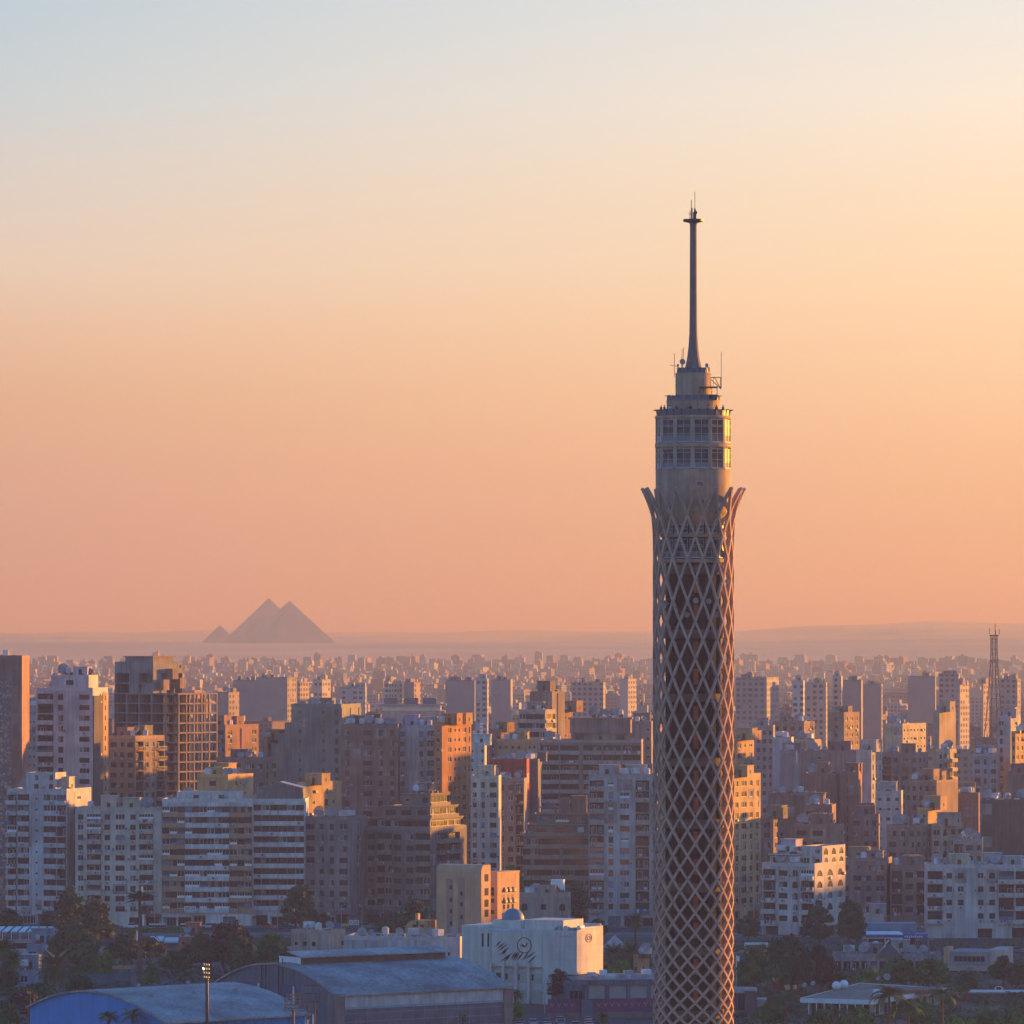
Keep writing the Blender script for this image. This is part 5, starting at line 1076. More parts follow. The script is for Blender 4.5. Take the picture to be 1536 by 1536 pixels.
for f, e, s_ in ((.3, .2, .6), (.3, .5, .5), (.3, .8, .6), (.55, .35, .45), (.55, .7, .5)): q = MB(); p = Vector(A(f, 9+4.3*(1-(2*f-1)**2), Ln*e)); q.lathe([(s_*.7, p.z-.2), (s_*.7, p.z+.5), (s_, p.z+.55), (.1, p.z+.95)], 10, 0, c=(p.x, p.y)); q.build('roof_vent', metal_g, t)
q = MB(); ln = Vector((L.y, -L.x, 0)).normalized()*.05
for k in range(1, 16):
    p = Vector(A(0, .2, Ln*k/16))+ln; q.tube(p, p+Vector((0, 0, 8.2)), .05, 4)
q.build('cladding_ribs', M('blue_rib', (.02, .13, .42), .5), t)['kind'] = 'stuff'
for f in (.0, .99): q = MB(); p = Vector(A(0, 0, Ln*f))+ln*3; q.tube(p, p+Vector((0, 0, 8.7)), .14, 6); q.build('downpipe', white_p, t)
P0, P1, P2 = G(503, 1492, 9), G(762, 1480, 9), G(322, 1475, 9)
t = thing('exhibition_hall', 'large grey hall with a corrugated vaulted roof, ridge monitor and glazed long side', 'hall', (P0.x, P0.y, 0))
A, Ln, L, Gv = vault(t, P0, P1, P2, 9, 14.2, slatew, roofg, lip=True)
ld = L.normalized(); gd = Gv.normalized(); ln = -gd
def HB(name, m, e0, e1, g0, g1, z0, z1):
    q = MB(); T = lambda p: Vector(A(0, 0, 0))+ld*p.x+gd*p.y+Vector((0, 0, p.z)); q.box(e0, e1, g0, g1, z0, z1, 0, T); return q.build(name, m, t)
HB('eave_band', M('band_white', (.50, .48, .46), .7, streak=.2), 2.0, Ln-1.5, -.35, -.05, 6.3, 8.7); HB('eave_band', M('teal_edge', (.22, .36, .42), .6), 1.9, Ln-1.4, -.45, -.02, 5.9, 6.25)
HB('corner_pillar', M('pillar_brown', (.24, .18, .16), .9, streak=.3), -.6, 1.9, -.7, 1.8, 0, 9.1); HB('corner_pillar', MATS['pillar_brown'], Ln-1.4, Ln+.8, -.7, 1.5, 0, 9.1)
HB('curtain_wall', M('hall_glass', (.11, .125, .17), .35, var=.2, scale=.4), 2.0, Ln-1.5, -.25, -.06, 0, 5.88)
q = MB(); T = lambda p: Vector(A(0, 0, 0))+ld*p.x+gd*p.y+Vector((0, 0, p.z))
for k in range(15): q.box(2+(Ln-3.5)*k/14-.05, 2+(Ln-3.5)*k/14+.05, -.32, -.26, 0, 5.88, 0, T)
for z_ in (1.5, 3.3, 5): q.box(2, Ln-1.5, -.31, -.25, z_, z_+.09, 0, T)
q.build('mullions', metal_g, t)['kind'] = 'stuff'
gm = Gv.length/2
HB('ridge_monitor', M('monitor_brown', (.15, .095, .08), .85, streak=.3), 4, Ln-3, gm-4.2, gm+4.2, 13.2, 15.6)
q = MB(); q.face([Vector(T(Vector((3, gm-5.2, 15.65)))), T(Vector((Ln-2.4, gm-5.2, 15.65))), T(Vector((Ln-2.4, gm, 16.6))), T(Vector((3, gm, 16.6)))]); q.face([T(Vector((3, gm+5.2, 15.65))), T(Vector((Ln-2.4, gm+5.2, 15.65))), T(Vector((Ln-2.4, gm, 16.6))), T(Vector((3, gm, 16.6)))])
q.face([T(Vector((3, gm-5.2, 15.65))), T(Vector((Ln-2.4, gm-5.2, 15.65))), T(Vector((Ln-2.4, gm-5.2, 15.4))), T(Vector((3, gm-5.2, 15.4)))]); q.build('monitor_roof', roofg, t)
HB('monitor_end', white_p, 3.9, 3.99, gm-4, gm+4, 13.6, 15.5)
for g0 in (.33, .62): HB('gable_door', M('door_blue', (.03, .07, .16), .6), -.3, -.05, Gv.length*g0, Gv.length*g0+5, 0, 10.2); HB('downpipe', white_p, -.6, -.32, Gv.length*g0-.5, Gv.length*g0-.15, 0, 10)
for g0 in (.42, .56):
    for dg in (0, 1.6): HB('gable_ladder_rail', metal_d, -.3, -.15, Gv.length*g0+dg, Gv.length*g0+dg+.15, 0, 15.4)
# floodlights
flood_on = bpy.data.materials.new('lamp_lit'); flood_on.use_nodes = True; e_ = flood_on.node_tree.nodes['Principled BSDF']; e_.inputs['Emission Color'].default_value = (1, .55, .2, 1); e_.inputs['Emission Strength'].default_value = 2.5
lampg = M('lamp_glass', (.35, .28, .2), .25, var=.1, spec=.7)
def floodlight(label, px, yt, yh, Y, cols, rows, rz, lit=()):
    zt, zh = Z(yt, Y), Z(yh, Y); t = thing('floodlight_mast', label, 'floodlight', (X(px, Y), Y, 0), rz); q = MB(); q.tube((0, 0, 0), (0, 0, zh), .33, 10, 0, .22); q.build('pole', metal_d, t)
    q = MB()
    for k in range(int(zh/1.2)): q.box(-.62, -.3, -.05, .05, k*1.2, k*1.2+.08)
    q.box(-.66, -.6, -.05, .05, 0, zh); q.build('ladder', rustm, t)
    w_ = cols*.8; q = MB(); dz = (zt-zh)/rows
    for r_ in range(rows): q.box(-w_/2, w_/2, -.1, .1, zh+dz*(r_+.1), zh+dz*(r_+.1)+.12)
    for x in (-w_/2, w_/2-.1): q.box(x, x+.1, -.12, .12, zh-.2, zt)
    q.box(-w_/2-.1, w_/2+.1, -.4, .5, zh-.3, zh-.2); q.build('frame', metal_d, t)
    for r_ in range(rows):
        for c in range(cols):
            x = -w_/2+.4+c*.8; z_ = zh+dz*(r_+.55); q = MB(); d = Vector((0, -1, -.5)).normalized(); k0 = Vector((x, -.1, z_)); q.tube(k0, k0+d*.28, .12, 8, 0, .31); q.tube(k0+d*.281, k0+d*.3, .29, 8, 1)
            q.build('floodlight', [metal_g, flood_on if (r_, c) in lit else lampg], t)
floodlight('tall floodlight mast with tilted lamp rack beside the blue hall, one lamp lit', 311, 1443, 1468, 1028, 3, 4, R(-55), ((2, 0),))
floodlight('shorter floodlight mast with a square rack of unlit lamps between the halls', 440, 1488, 1514, 1022, 4, 5, R(5))
Y = 1015; t = thing('cage_mast', 'twin pole mast with an empty square cage beside the square floodlight rack', 'mast', (X(469, Y), Y, 0)); z0 = Z(1503, Y); z1 = Z(1478, Y)
for x in (-.75, .45): q = MB(); q.tube((x, 0, 0), (x, 0, z0), .14, 6); [q.tube((x-.3, 0, k*1.0), (x+.3, 0, k*1.0+.5), .05, 4) for k in range(int(z0))]; q.build('pole', rustm, t)
q = MB()
for z_ in (z0, (z0+z1)/2, z1): q.tube((-1.5, 0, z_), (1.5, 0, z_), .06, 4); q.tube((-1.5, 1.2, z_), (1.5, 1.2, z_), .06, 4)
for x in (-1.5, -.5, .5, 1.5): q.tube((x, 0, z0), (x, 0, z1), .06, 4); q.tube((x, 1.2, z0), (x, 1.2, z1), .05, 4)
q.tube((-1.5, 0, z0), (-.75, 0, z0-1.2), .06, 4); q.tube((1.5, 0, z0), (.45, 0, z0-1.2), .06, 4); q.build('cage', metal_d, t)
for x, z_ in ((.1, z0-2.2), (-.9, z0-3.2)): q = MB(); q.box(x-.16, x+.16, -.4, -.15, z_-2, z_); q.build('antenna_panel', white_p, t)
# museum with the bird emblem
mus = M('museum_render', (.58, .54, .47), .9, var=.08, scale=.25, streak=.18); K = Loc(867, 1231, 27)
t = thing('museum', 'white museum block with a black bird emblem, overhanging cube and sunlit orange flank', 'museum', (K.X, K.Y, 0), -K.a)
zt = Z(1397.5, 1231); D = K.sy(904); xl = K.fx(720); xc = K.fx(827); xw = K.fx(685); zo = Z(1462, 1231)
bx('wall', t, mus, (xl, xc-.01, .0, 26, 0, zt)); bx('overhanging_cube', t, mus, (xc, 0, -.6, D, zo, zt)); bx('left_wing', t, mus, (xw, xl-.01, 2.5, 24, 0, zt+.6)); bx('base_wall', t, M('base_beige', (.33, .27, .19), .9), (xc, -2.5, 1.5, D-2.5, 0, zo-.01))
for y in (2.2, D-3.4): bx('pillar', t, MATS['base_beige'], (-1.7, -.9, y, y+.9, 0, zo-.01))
q = MB()
for z_ in (zo+3.2, zo+6.2): q.box(xc+.1, -.05, -.62, -.59, z_, z_+.06); q.box(-.01, .02, -.3, D-.2, z_+.01, z_+.07)
for px in (737, 813): x = K.fx(px); q.box(x-.06, x+.06, -.03, .0, 1, zt-.3)
q.build('joint_lines', M('joint', (.33, .31, .28), .9), t)['kind'] = 'stuff'
for px in (724, 732.5): x = K.fx(px); bx('slit_window', t, glass_d, (x-.22, x+.22, -.04, .05, K.fz(px, 1420), K.fz(px, 1400)))
for px in (738, 757, 776, 795): x = K.fx(px); bx('buttress', t, mus, (x-.28, x+.28, -.9, -.005, 0, K.fz(px, 1444)))
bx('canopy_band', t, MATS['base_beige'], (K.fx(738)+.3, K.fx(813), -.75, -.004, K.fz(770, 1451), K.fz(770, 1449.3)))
x = K.fx(748); bx('window', t, glass_d, (x-.6, x+.6, -.04, .03, K.fz(748, 1468), K.fz(748, 1459)))
for px, y0, y1 in ((760, 1469, 1460), (778, 1470, 1461), (799, 1471, 1462), (735, 1467, 1458), (725, 1463, 1458), (774, 1469, 1461), (794, 1470, 1462)): x = K.fx(px); bx('window', t, glass_d, (x-.22, x+.22, -.04, .03, K.fz(px, y0), K.fz(px, y1)))
for px0, px1, y0, y1 in ((762, 772, 1473, 1456), (781, 792, 1474, 1457), (801, 812, 1475, 1459), (762, 772, 1508, 1483), (781, 792, 1508, 1484), (801, 812, 1508, 1484)):
    q = MB(); x0, x1 = K.fx(px0), K.fx(px1); z0, z1 = K.fz(px0, y0), K.fz(px0, y1); c = (x0+x1)/2; r = (x1-x0)/2
    pts = [(x0, max(z0, .05)), (x1, max(z0, .05))]+[(c+r*math.cos(R(a)), z1-r*.5+r*.5*math.sin(R(a))) for a in range(0, 181, 20)]
    q.face([(x_, -.14, z_) for x_, z_ in pts]); n = len(pts)
    for i in range(n): p, s_ = pts[i], pts[(i+1) % n]; q.face([(p[0], -.14, p[1]), (s_[0], -.14, s_[1]), (s_[0], -.003, s_[1]), (p[0], -.003, p[1])])
    q.build('arched_panel', M('panel_cream', (.44, .41, .33), .9), t)
blk = M('emblem_black', (.015, .015, .018), .6)
def ring(name, px, py, r, w_, m, side=False, ysc=1):
    q = MB(); n = 36; x = K.sy(px) if side else K.fx(px); z_ = (K.sz if side else K.fz)(px, py)
    P = lambda a, rr, d: (d, x+rr*math.cos(a), z_+rr*math.sin(a)*ysc) if side else (x+rr*math.cos(a), -d, z_+rr*math.sin(a)*ysc)
    for i in range(n):
        a, b_ = 2*math.pi*i/n, 2*math.pi*(i+1)/n
        q.face([P(a, r-w_, .1), P(a, r, .1), P(b_, r, .1), P(b_, r-w_, .1)]); q.face([P(a, r, .1), P(a, r, .0), P(b_, r, .0), P(b_, r, .1)]); q.face([P(a, r-w_, .1), P(a, r-w_, .0), P(b_, r-w_, .0), P(b_, r-w_, .1)])
    q.build(name, m, t)
ring('emblem_ring', 786.5, 1418, 1.78, .16, blk)
def stroke(name, pts):
    q = MB(); p3 = [(K.fx(680+x/6.68), K.fz(680+x/6.68, 1375+y/6.68)) for x, y in pts]; n = len(p3)
    q.face([(x, -.09, z_) for x, z_ in p3])
    for i in range(n): p, s_ = p3[i], p3[(i+1) % n]; q.face([(p[0], -.09, p[1]), (s_[0], -.09, s_[1]), (s_[0], 0, s_[1]), (p[0], 0, p[1])])
    q.build(name, blk, t)
stroke('emblem_bird', [(662, 283), (690, 288), (680, 264), (712, 290), (728, 286), (738, 256), (744, 272), (734, 298), (716, 304), (706, 312), (704, 302), (684, 296)])
for x0, y0, x1, y1 in ((420, 300, 485, 238), (436, 325, 520, 255), (440, 350, 550, 270), (460, 385, 568, 300), (490, 382, 540, 325), (462, 458, 600, 356), (505, 456, 575, 385), (580, 430, 628, 350), (600, 430, 650, 345), (612, 442, 668, 350), (636, 446, 702, 352), (690, 442, 762, 348), (716, 430, 826, 346), (735, 476, 836, 384)):
    dx, dy = x1-x0, y1-y0; l = math.hypot(dx, dy); nx, ny = -dy/l*8, dx/l*8; stroke('emblem_feather', [(x0, y0), (x0+dx*.55-nx, y0+dy*.55-ny), (x1, y1), (x0+dx*.45+nx, y0+dy*.45+ny)])
stain = M('emblem_brown', (.20, .15, .12), .9)
ring('flank_emblem', 883, 1407, 1.6, .22, stain, True, .6); ring('flank_emblem', 883, 1407, .8, .2, stain, True, .6)
for i in range(8): x = K.fx(842+i*2.6); bx('letter', t, MATS['joint'], (x-.1, x+.1, -.64, -.6, K.fz(842, 1405.5+(i % 2)*.6), K.fz(842, 1402.5+(i % 3)*.4)))
bx('roof_parapet', t, mus, (xl, xl+.3, .3, 25.7, zt, zt+.5), (xl+.301, xc-.3, 25.4, 25.7, zt, zt+.5), (-.32, -.02, -.3, D-.3, zt, zt+.35))
x0, x1 = K.fx(766)+2, K.fx(839)-.5; bx('roof_block', t, mus, (x0, x1, 3, 13, zt+.002, zt+2.2))
q = MB(); cx_, cy_ = K.fx(742), 9
q.lathe([(2.6, zt+1.8)]+[(2.5*math.cos(R(a)), zt+1.9+2.4*math.sin(R(a))) for a in range(0, 90, 10)]+[(.05, zt+4.32)], 28, 0, c=(cx_, cy_)); q.build('dome', M('dome_teal', (.12, .22, .26), .5, var=.15), t, smooth=True); bx('dome_base', t, mus, (cx_-3.6, cx_+3.6, cy_-3.2, cy_+3.2, zt+.002, zt+1.78))
for i in range(7): x = -7.5+i*1.1; bx('roof_machine', t, [acm, metal_g, white_p][i % 3], (x, x+.85, 1.5+(i % 3), 3.2+(i % 3)*1.2, zt, zt+.7+.4*(i % 2)))
# tower block with rounded shoulder behind the museum
K2 = Loc(722, 1335, 28); pk = M('pink_stone', (.50, .32, .19), .9, var=.1, scale=.3, streak=.15); z1 = Z(1298, 1335); xw = K2.fx(654.6); D = K2.sy(736)
t = thing('stair_tower_block', 'tall pinkish stone block with a rounded top edge, slit windows and orange sunlit flank', 'building', (K2.X, K2.Y, 0), -K2.a)
q = MB(); prof = [(0, 0)]+[(0+1.6*(1-math.cos(R(a))), z1-1.6+1.6*math.sin(R(a))) for a in range(0, 91, 15)]
for (y0, za), (y1, zb) in zip(prof, prof[1:]): q.face([(xw, y0, za), (0, y0, za), (0, y1, zb), (xw, y1, zb)])
q.face([(xw, 1.6, z1), (0, 1.6, z1), (0, D, z1), (xw, D, z1)]); q.face([(0, 0, 0), (0, D, 0), (0, D, z1)]+[(0, y, z_) for y, z_ in reversed(prof[1:])]); q.face([(xw, 0, 0), (xw, D, 0), (xw, D, z1)]+[(xw, y, z_) for y, z_ in reversed(prof[1:])]); q.face([(xw, D, 0), (0, D, 0), (0, D, z1), (xw, D, z1)])
q.build('wall', pk, t)
bx('window_groove', t, M('groove', (.30, .21, .155), .9), (K2.fx(674.5)-.9, K2.fx(674.5)+.9, -.06, -.001, 1, Z(1320, 1335)), (K2.fx(692)-.9, K2.fx(692)+.9, -.06, -.001, 1, Z(1317, 1335)))
for px, ys in ((676.5, (1331, 1350, 1366.5, 1385, 1406)), (692.5, (1340.5, 1356.5, 1375.5))):
    for y in ys: x = K2.fx(px); bx('window', t, glass_d, (x-.32, x+.32, -.1, -.061, K2.fz(px, y+3), K2.fz(px, y-3)))
for y in (1316, 1337, 1354, 1369): bx('flank_window', t, glass_d, (-.02, .05, D*.35, D*.75, Z(y+6, 1338), Z(y-5, 1338)))
K3 = Loc(746, 1347, 30); z1 = Z(1311, 1347); xw = K3.fx(727); D = K3.sy(779)
t = thing('office_wing', 'stone wing with three tall arched window strips on a bright orange sunlit wall', 'building', (K3.X, K3.Y, 0), -K3.a)
bx('wall', t, pk, (xw, 0, 0, D, 0, z1)); bx('parapet', t, pk, (xw-.1, .1, -.1, D+.1, z1, z1+.5))
for y in (1334, 1340.5, 1351, 1368): x = K3.fx(739); bx('window', t, glass_d, (x-.4, x+.4, -.05, .02, K3.fz(739, y+3), K3.fz(739, y-3)))
for i, px in enumerate((756, 762.5, 769)):
    y = K3.sy(px); bx('window_strip', t, MATS['groove'], (-.02, .03, y-.5, y+.5, 2, Z(1342, 1350)))
    for yy in (1334, 1350, 1360, 1372): bx('flank_window', t, glass_d, (.031, .07, y-.4, y+.4, Z(yy+3.4, 1350), Z(yy-3, 1350)))
    for yy in (1337.5, 1354, 1373): o = put('air_conditioner', ac_mesh(), t, (0.05, y+.5, Z(yy, 1350)), R(90))
# rounded sandy annex
K4 = Loc(641, 1342, 28); z1 = Z(1381, 1342); xw = K4.fx(608); D = K4.sy(655)
t = thing('annex', 'small sandy annex with a rounded corner and sunlit orange end left of the stone block', 'building', (K4.X, K4.Y, 0), -K4.a); q = MB(); pr = [(xw, 0)]+[(xw+2.2*(1-math.cos(R(a))), z1-2.2+2.2*math.sin(R(a))) for a in range(0, 91, 15)]+[(0, z1), (0, 0)]
q.face([(x, 0, z_) for x, z_ in pr]); q.face([(x, D, z_) for x, z_ in pr])
for (x0, za), (x1, zb) in zip(pr, pr[1:]): q.face([(x0, 0, za), (x1, 0, zb), (x1, D, zb), (x0, D, za)])
q.build('wall', M('sandy_stone', (.48, .30, .13), .9, streak=.2), t); bx('chimney', t, pk, (-5, -4.2, 3, 4, z1, z1+1.5)); bx('porch', t, MATS['sandy_stone'], (xw-4, -.5, -2.5, -.01, 0, z1-3.2)); bx('window', t, glass_d, (xw+2, xw+3, -.03, .02, z1-2, z1-1), (xw+4, xw+5, -.03, .02, z1-2, z1-1)); bx('pipe', t, metal_d, (xw+3.2, xw+3.5, -.3, -.01, 0, z1))
# long white wing, pink palace
b = building('long white wing with narrow slit windows behind the grey hall', 517, 690, 691, 1411, 1290, 8, '.vv..vv..vv..vv.', '.', (.50, .49, .46), fh=4.5, gf=1.2, ac=0, mode='dark', name='wing', tank=2, dish=3, hut=0, junk=6, depth=14, top=1.5)
b = building('small pinkish palace with square upper windows and arched lower ones', 437, 492, 518, 1401, 1312, 28, ['aaa.', 'sss.'], '..s', (.47, .35, .27), fh=4, ac=0, gf=2, mode='dark', name='palace', tank=1, dish=1, hut=0, junk=2)
b = building('cream villa with roof terrace among dark trees', 778, 852, 856, 1346, 1500, 8, 'a.w.a', 'ww', (.36, .31, .25), fh=4, ac=0, gf=1, mode='dark', name='villa', tank=0, dish=0, hut=0, par=1.2)
q = MB(); b.t; xh = b.xb-5; zz = b.z1
q.face([(xh-4, 2, zz+.5), (xh+4, 2, zz+.5), (xh, 6, zz+4)]); q.face([(xh+4, 2, zz+.5), (xh+4, 10, zz+.5), (xh, 6, zz+4)]); q.face([(xh+4, 10, zz+.5), (xh-4, 10, zz+.5), (xh, 6, zz+4)]); q.face([(xh-4, 10, zz+.5), (xh-4, 2, zz+.5), (xh, 6, zz+4)]); q.build('hip_roof', M('clay_tiles', (.16, .09, .07), .9), b.t); bx('roof_hut', b.t, white_p, (b.xa+8, b.xa+11.5, 5, 8, zz, zz+4.5))
# low pale workshop and purple fence
K5 = Loc(852, 1215, -9); t = thing('workshop', 'low pale workshop of cream panels between slate columns left of the lattice tower', 'building', (K5.X, K5.Y, 0), -K5.a); xe = K5.fx(1030); zt = Z(1470, 1215)
bx('wall', t, M('cream_panel', (.42, .37, .33), .9, streak=.15), (3.6, xe, .3, 22, 0, zt-1.2)); bx('corner_bay', t, slatew, (0, 3.59, 0, 20, 0, zt-.6)); bx('fascia', t, slatew, (1.2, xe, -.3, 22.2, zt-1.19, zt))
for i in range(5): x = 3.7+i*4.6; bx('column', t, slatew, (x, x+.8, -.2, .29, 0, zt-1.2))
for i in range(3): bx('bay_window', t, glass_d, (.4+i*1.0, 1.2+i*1.0, -.05, .02, 2, zt-2.4))
for z_ in (zt-2.6, zt-4, zt-5.2): bx('panel_joint', t, MATS['joint'], (3.6, xe, .26, .299, z_, z_+.08))
for i in range(12): x = rng.uniform(5, xe-4); y = rng.uniform(3, 16); bx('roof_machine', t, [acm, metal_g, white_p][i % 3], (x, x+rng.uniform(.8, 2.6), y, y+rng.uniform(.8, 2), zt, zt+rng.uniform(.5, 1.4)))
K6 = Loc(822, 1188, -11); t = thing('fence_wall', 'purple boarded fence with pale v shaped emblems on a concrete base', 'fence', (K6.X, K6.Y, 0), -K6.a); xe = K6.fx(1128); pur = M('purple_board', (.16, .05, .115), .7, var=.15); zt = Z(1499, 1188)
bx('base', t, pave, (0, xe, -.2, .5, 0, zt-2.9)); bx('boards', t, pur, (0, xe, 0, .2, zt-2.89, zt)); bx('gate_block', t, M('gate_teal', (.09, .15, .19), .8), (7.2, 9.6, -.6, .6, 0, zt-.3)); 
for i in range(int(xe/1.45)):
    x = .9+i*1.45; q = MB()
    if 6.4 < x < 10: continue
    for s_ in (-1, 1): q.face([(x, -.03, zt-1.7), (x+s_*.1, -.03, zt-1.6), (x+s_*.42, -.03, zt-.9), (x+s_*.28, -.03, zt-.9)])
    q.build('v_emblem', M('emblem_pale', (.45, .36, .38), .7), t)
# cars
CARM = {}
def car_parts():
    q = MB(); prof = [(-2.1, .35), (2.1, .35), (2.12, .75), (1.95, .92), (1.0, 1.0), (-1.35, 1.0), (-2.05, .95), (-2.14, .7)]
    def ext(pr, w0, w1, m):
        n = len(pr); a = [(x, -w0 if z_ < .8 else -w1, z_) for x, z_ in pr]; b_ = [(x, -y, z_) for x, y, z_ in a]; q.face(a, m); q.face(b_, m)
        for i in range(n): j = (i+1) % n; q.face([a[i], a[j], b_[j], b_[i]], m)
    ext(prof, .86, .82, 0); body = q.mesh('body', M('car_paint', (0, 0, 0), .3, var=.03, objcol=True, spec=.5))
    q = MB(); ext([(1.0, .99), (.45, 1.42), (-.95, 1.45), (-1.45, .99)], .78, .70, 0); q2 = q; cab = q2.mesh('cabin_glass', glass_d)
    q = MB(); q.box(-.95, .42, -.68, .68, 1.44, 1.5, 0); roof_ = q.mesh('roof', MATS['car_paint'])
    q = MB(); n = 12
    for y in (-.1, .1): q.face([(.32*math.cos(2*math.pi*i/n), y, .32*math.sin(2*math.pi*i/n)) for i in range(n)], 0); q.face([(.18*math.cos(2*math.pi*i/n), y*1.05, .18*math.sin(2*math.pi*i/n)) for i in range(n)], 1)
    for i in range(n): a, b_ = 2*math.pi*i/n, 2*math.pi*(i+1)/n; q.face([(.32*math.cos(a), -.1, .32*math.sin(a)), (.32*math.cos(b_), -.1, .32*math.sin(b_)), (.32*math.cos(b_), .1, .32*math.sin(b_)), (.32*math.cos(a), .1, .32*math.sin(a))], 0)
    wheel = q.mesh('wheel', [M('tyre', (.02, .02, .02), .9), metal_g]); return body, cab, roof_, wheel
CB, CC, CRF, CWH = car_parts()
CARC = [('white', (.6, .6, .6)), ('silver', (.35, .36, .38)), ('black', (.02, .02, .025)), ('dark red', (.25, .02, .02)), ('blue', (.03, .08, .22)), ('grey', (.15, .15, .16)), ('beige', (.4, .34, .25))]
def car(label, x, y, rz, col, group, z_=.06):
    t = thing('parked_car', label, 'car', (x, y, z_), rz, group); put('body', CB, t, color=col); put('cabin_glass', CC, t); put('roof', CRF, t, color=col)
    for a in (-1.3, 1.3):
        for c in (-.78, .78): put('wheel', CWH, t, (a, c, .32))
def cars(spots, where, group, z_):
    lab = {}
    for x, y, rz in spots: nm, c = rng.choice(CARC); lab.setdefault(nm, []).append((x, y, rz, c))
    for nm, l in lab.items():
        l.sort(key=lambda s_: s_[0]/s_[1])
        for i, (x, y, rz, c) in enumerate(l): car(f'{nm} car {where}'+('' if len(l) == 1 else ', '+(ORD[i] if i < len(l)-1 else 'rightmost')+f' {nm} one' ), x, y, rz, c, group, z_)
cars([(1.5+i*2.9, 1151+j*7.5, R(90+rng.uniform(-6, 6))) for j in range(4) for i in range(7) if rng.random() < .85], 'in the yard before the purple fence', 'cars in the yard by the museum', .06)
cars([(X(px, 1550), 1550, rng.choice([0, math.pi])) for px in range(110, 640, 29) if rng.random() < .8], 'parked before the apartment row', 'cars parked along the apartment row', .13)
cars([(X(px, 1420), 1420+6*(i % 2), R(rng.uniform(-20, 20))) for i, px in enumerate(range(1100, 1150, 25))]+[(X(1526, 1434), 1434, .1)]+[(X(px, 1441), 1441, 0) for px in (1310, 1338)], 'on the road right of the lattice tower', 'cars right of the lattice tower', .05)
cars([(X(px, 1190), 1190-5*(i % 2), R(rng.uniform(10, 60))) for i, px in enumerate((16, 26, 36))], 'under the shrubs left of the blue hall', 'cars left of the blue hall', .05)
def van(label, px, Y, col, rz=0):
    t = thing('minibus', label, 'minibus', (X(px, Y), Y, .13), rz, 'minibuses on the riverside road'); bx('body', t, MATS['car_paint'], (-2.6, 2.4, -.95, .95, .35, 1.3), (-2.6, 1.9, -.92, .92, 1.85, 2.2), color=col); bx('windows', t, glass_d, (-2.55, 2.0, -.93, .93, 1.301, 1.849))
    for a in (-1.6, 1.5):
        for c in (-.85, .85): put('wheel', CWH, t, (a, c, .35), scale=(1.1, 1, 1.1))
van('white minibus on the riverside road right of the palm shaped mast', 238, 1533, (.55, .56, .58)); van('white and yellow minibus on the riverside road before the orange banded house', 285, 1534, (.6, .55, .4))
# street lamps
def street_lamp(label, px, yt, yb, double=True, grp='street lamps along the apartment row'):
    Y = CZ*F/(yb-HZ); S = F/Y; h = (yb-yt)/S; t = thing('street_lamp', label, 'street lamp', (X(px, Y), Y, 0), 0, grp); q = MB(); q.tube((0, 0, 0), (0, 0, h), .13, 7, 0, .08); q.build('pole', metal_g, t)
    for s_ in ((-1, 1) if double else (1,)): q = MB(); q.tube((0, 0, h-.1), (s_*1.1, 0, h+.25), .05, 5); q.box(s_*1.1-.3, s_*1.1+.3, -.12, .12, h+.2, h+.32); q.build('lamp_arm', metal_g, t)
for i, (px, yt, yb) in enumerate(((232, 1352, 1394), (250, 1356, 1392), (492, 1356, 1398), (512, 1358, 1396), (543, 1358, 1400), (575, 1356, 1392), (416, 1362, 1394))):
    street_lamp('tall slim street lamp before the '+('cream apartment house', 'seam of cream and orange banded houses', 'grey brown apartment house, left lamp', 'grey brown apartment house, right lamp', 'dark alley', 'dark stepped block', 'white banded house')[i], px, yt, yb)
for px, yb, l in ((766, 1516, 'left one'), (817, 1520, 'right one')): street_lamp('short twin arm lamp in front of the museum, '+l, px, yb-30, yb, True, 'lamps by the museum')
for px, yt, yb, l in ((1364, 1406, 1442, 'beside the petrol station'), (1392, 1410, 1432, 'at the corner of the wide white house')): street_lamp('slim lamp post '+l, px, yt, yb, False, 'lamps right of the tower')
# shop signs at the foot of the row
def sign(label, x0, x1, y0, y1, Y, m, letters=None, lc=None):
    xa, xb, za, zb = X(x0, Y), X(x1, Y), Z(y1, Y), Z(y0, Y); t = thing('shop_sign', label, 'sign', (xa, Y, za), 0, 'signs at the foot of the row'); w_, h = xb-xa, zb-za; bx('board', t, m, (0, w_, 0, .25, 0, h)); bx('bracket', t, metal_d, (w_*.2, w_*.2+.15, .251, 1.0, h*.4, h*.4+.15), (w_*.8, w_*.8+.15, .251, 1.0, h*.4, h*.4+.15))
    if letters:
        cu = bpy.data.curves.new('lettering', 'FONT'); cu.body = letters; cu.size = h*.95; cu.extrude = .03; cu.align_x = 'CENTER'; cu.align_y = 'CENTER'; o = bpy.data.objects.new('lettering', cu); COL.objects.link(o); o.parent = t; o.location = (w_/2, -.04, h/2); o.rotation_euler.x = R(90); o.data.materials.append(lc)
        bpy.context.view_layer.update(); k = min(1.6, w_*.86/max(.1, o.dimensions.x)); me = bpy.data.meshes.new_from_object(o); o2 = put('lettering', me, t, o.location); o2.rotation_euler.x = R(90); o2.scale.x = k; bpy.data.objects.remove(o)
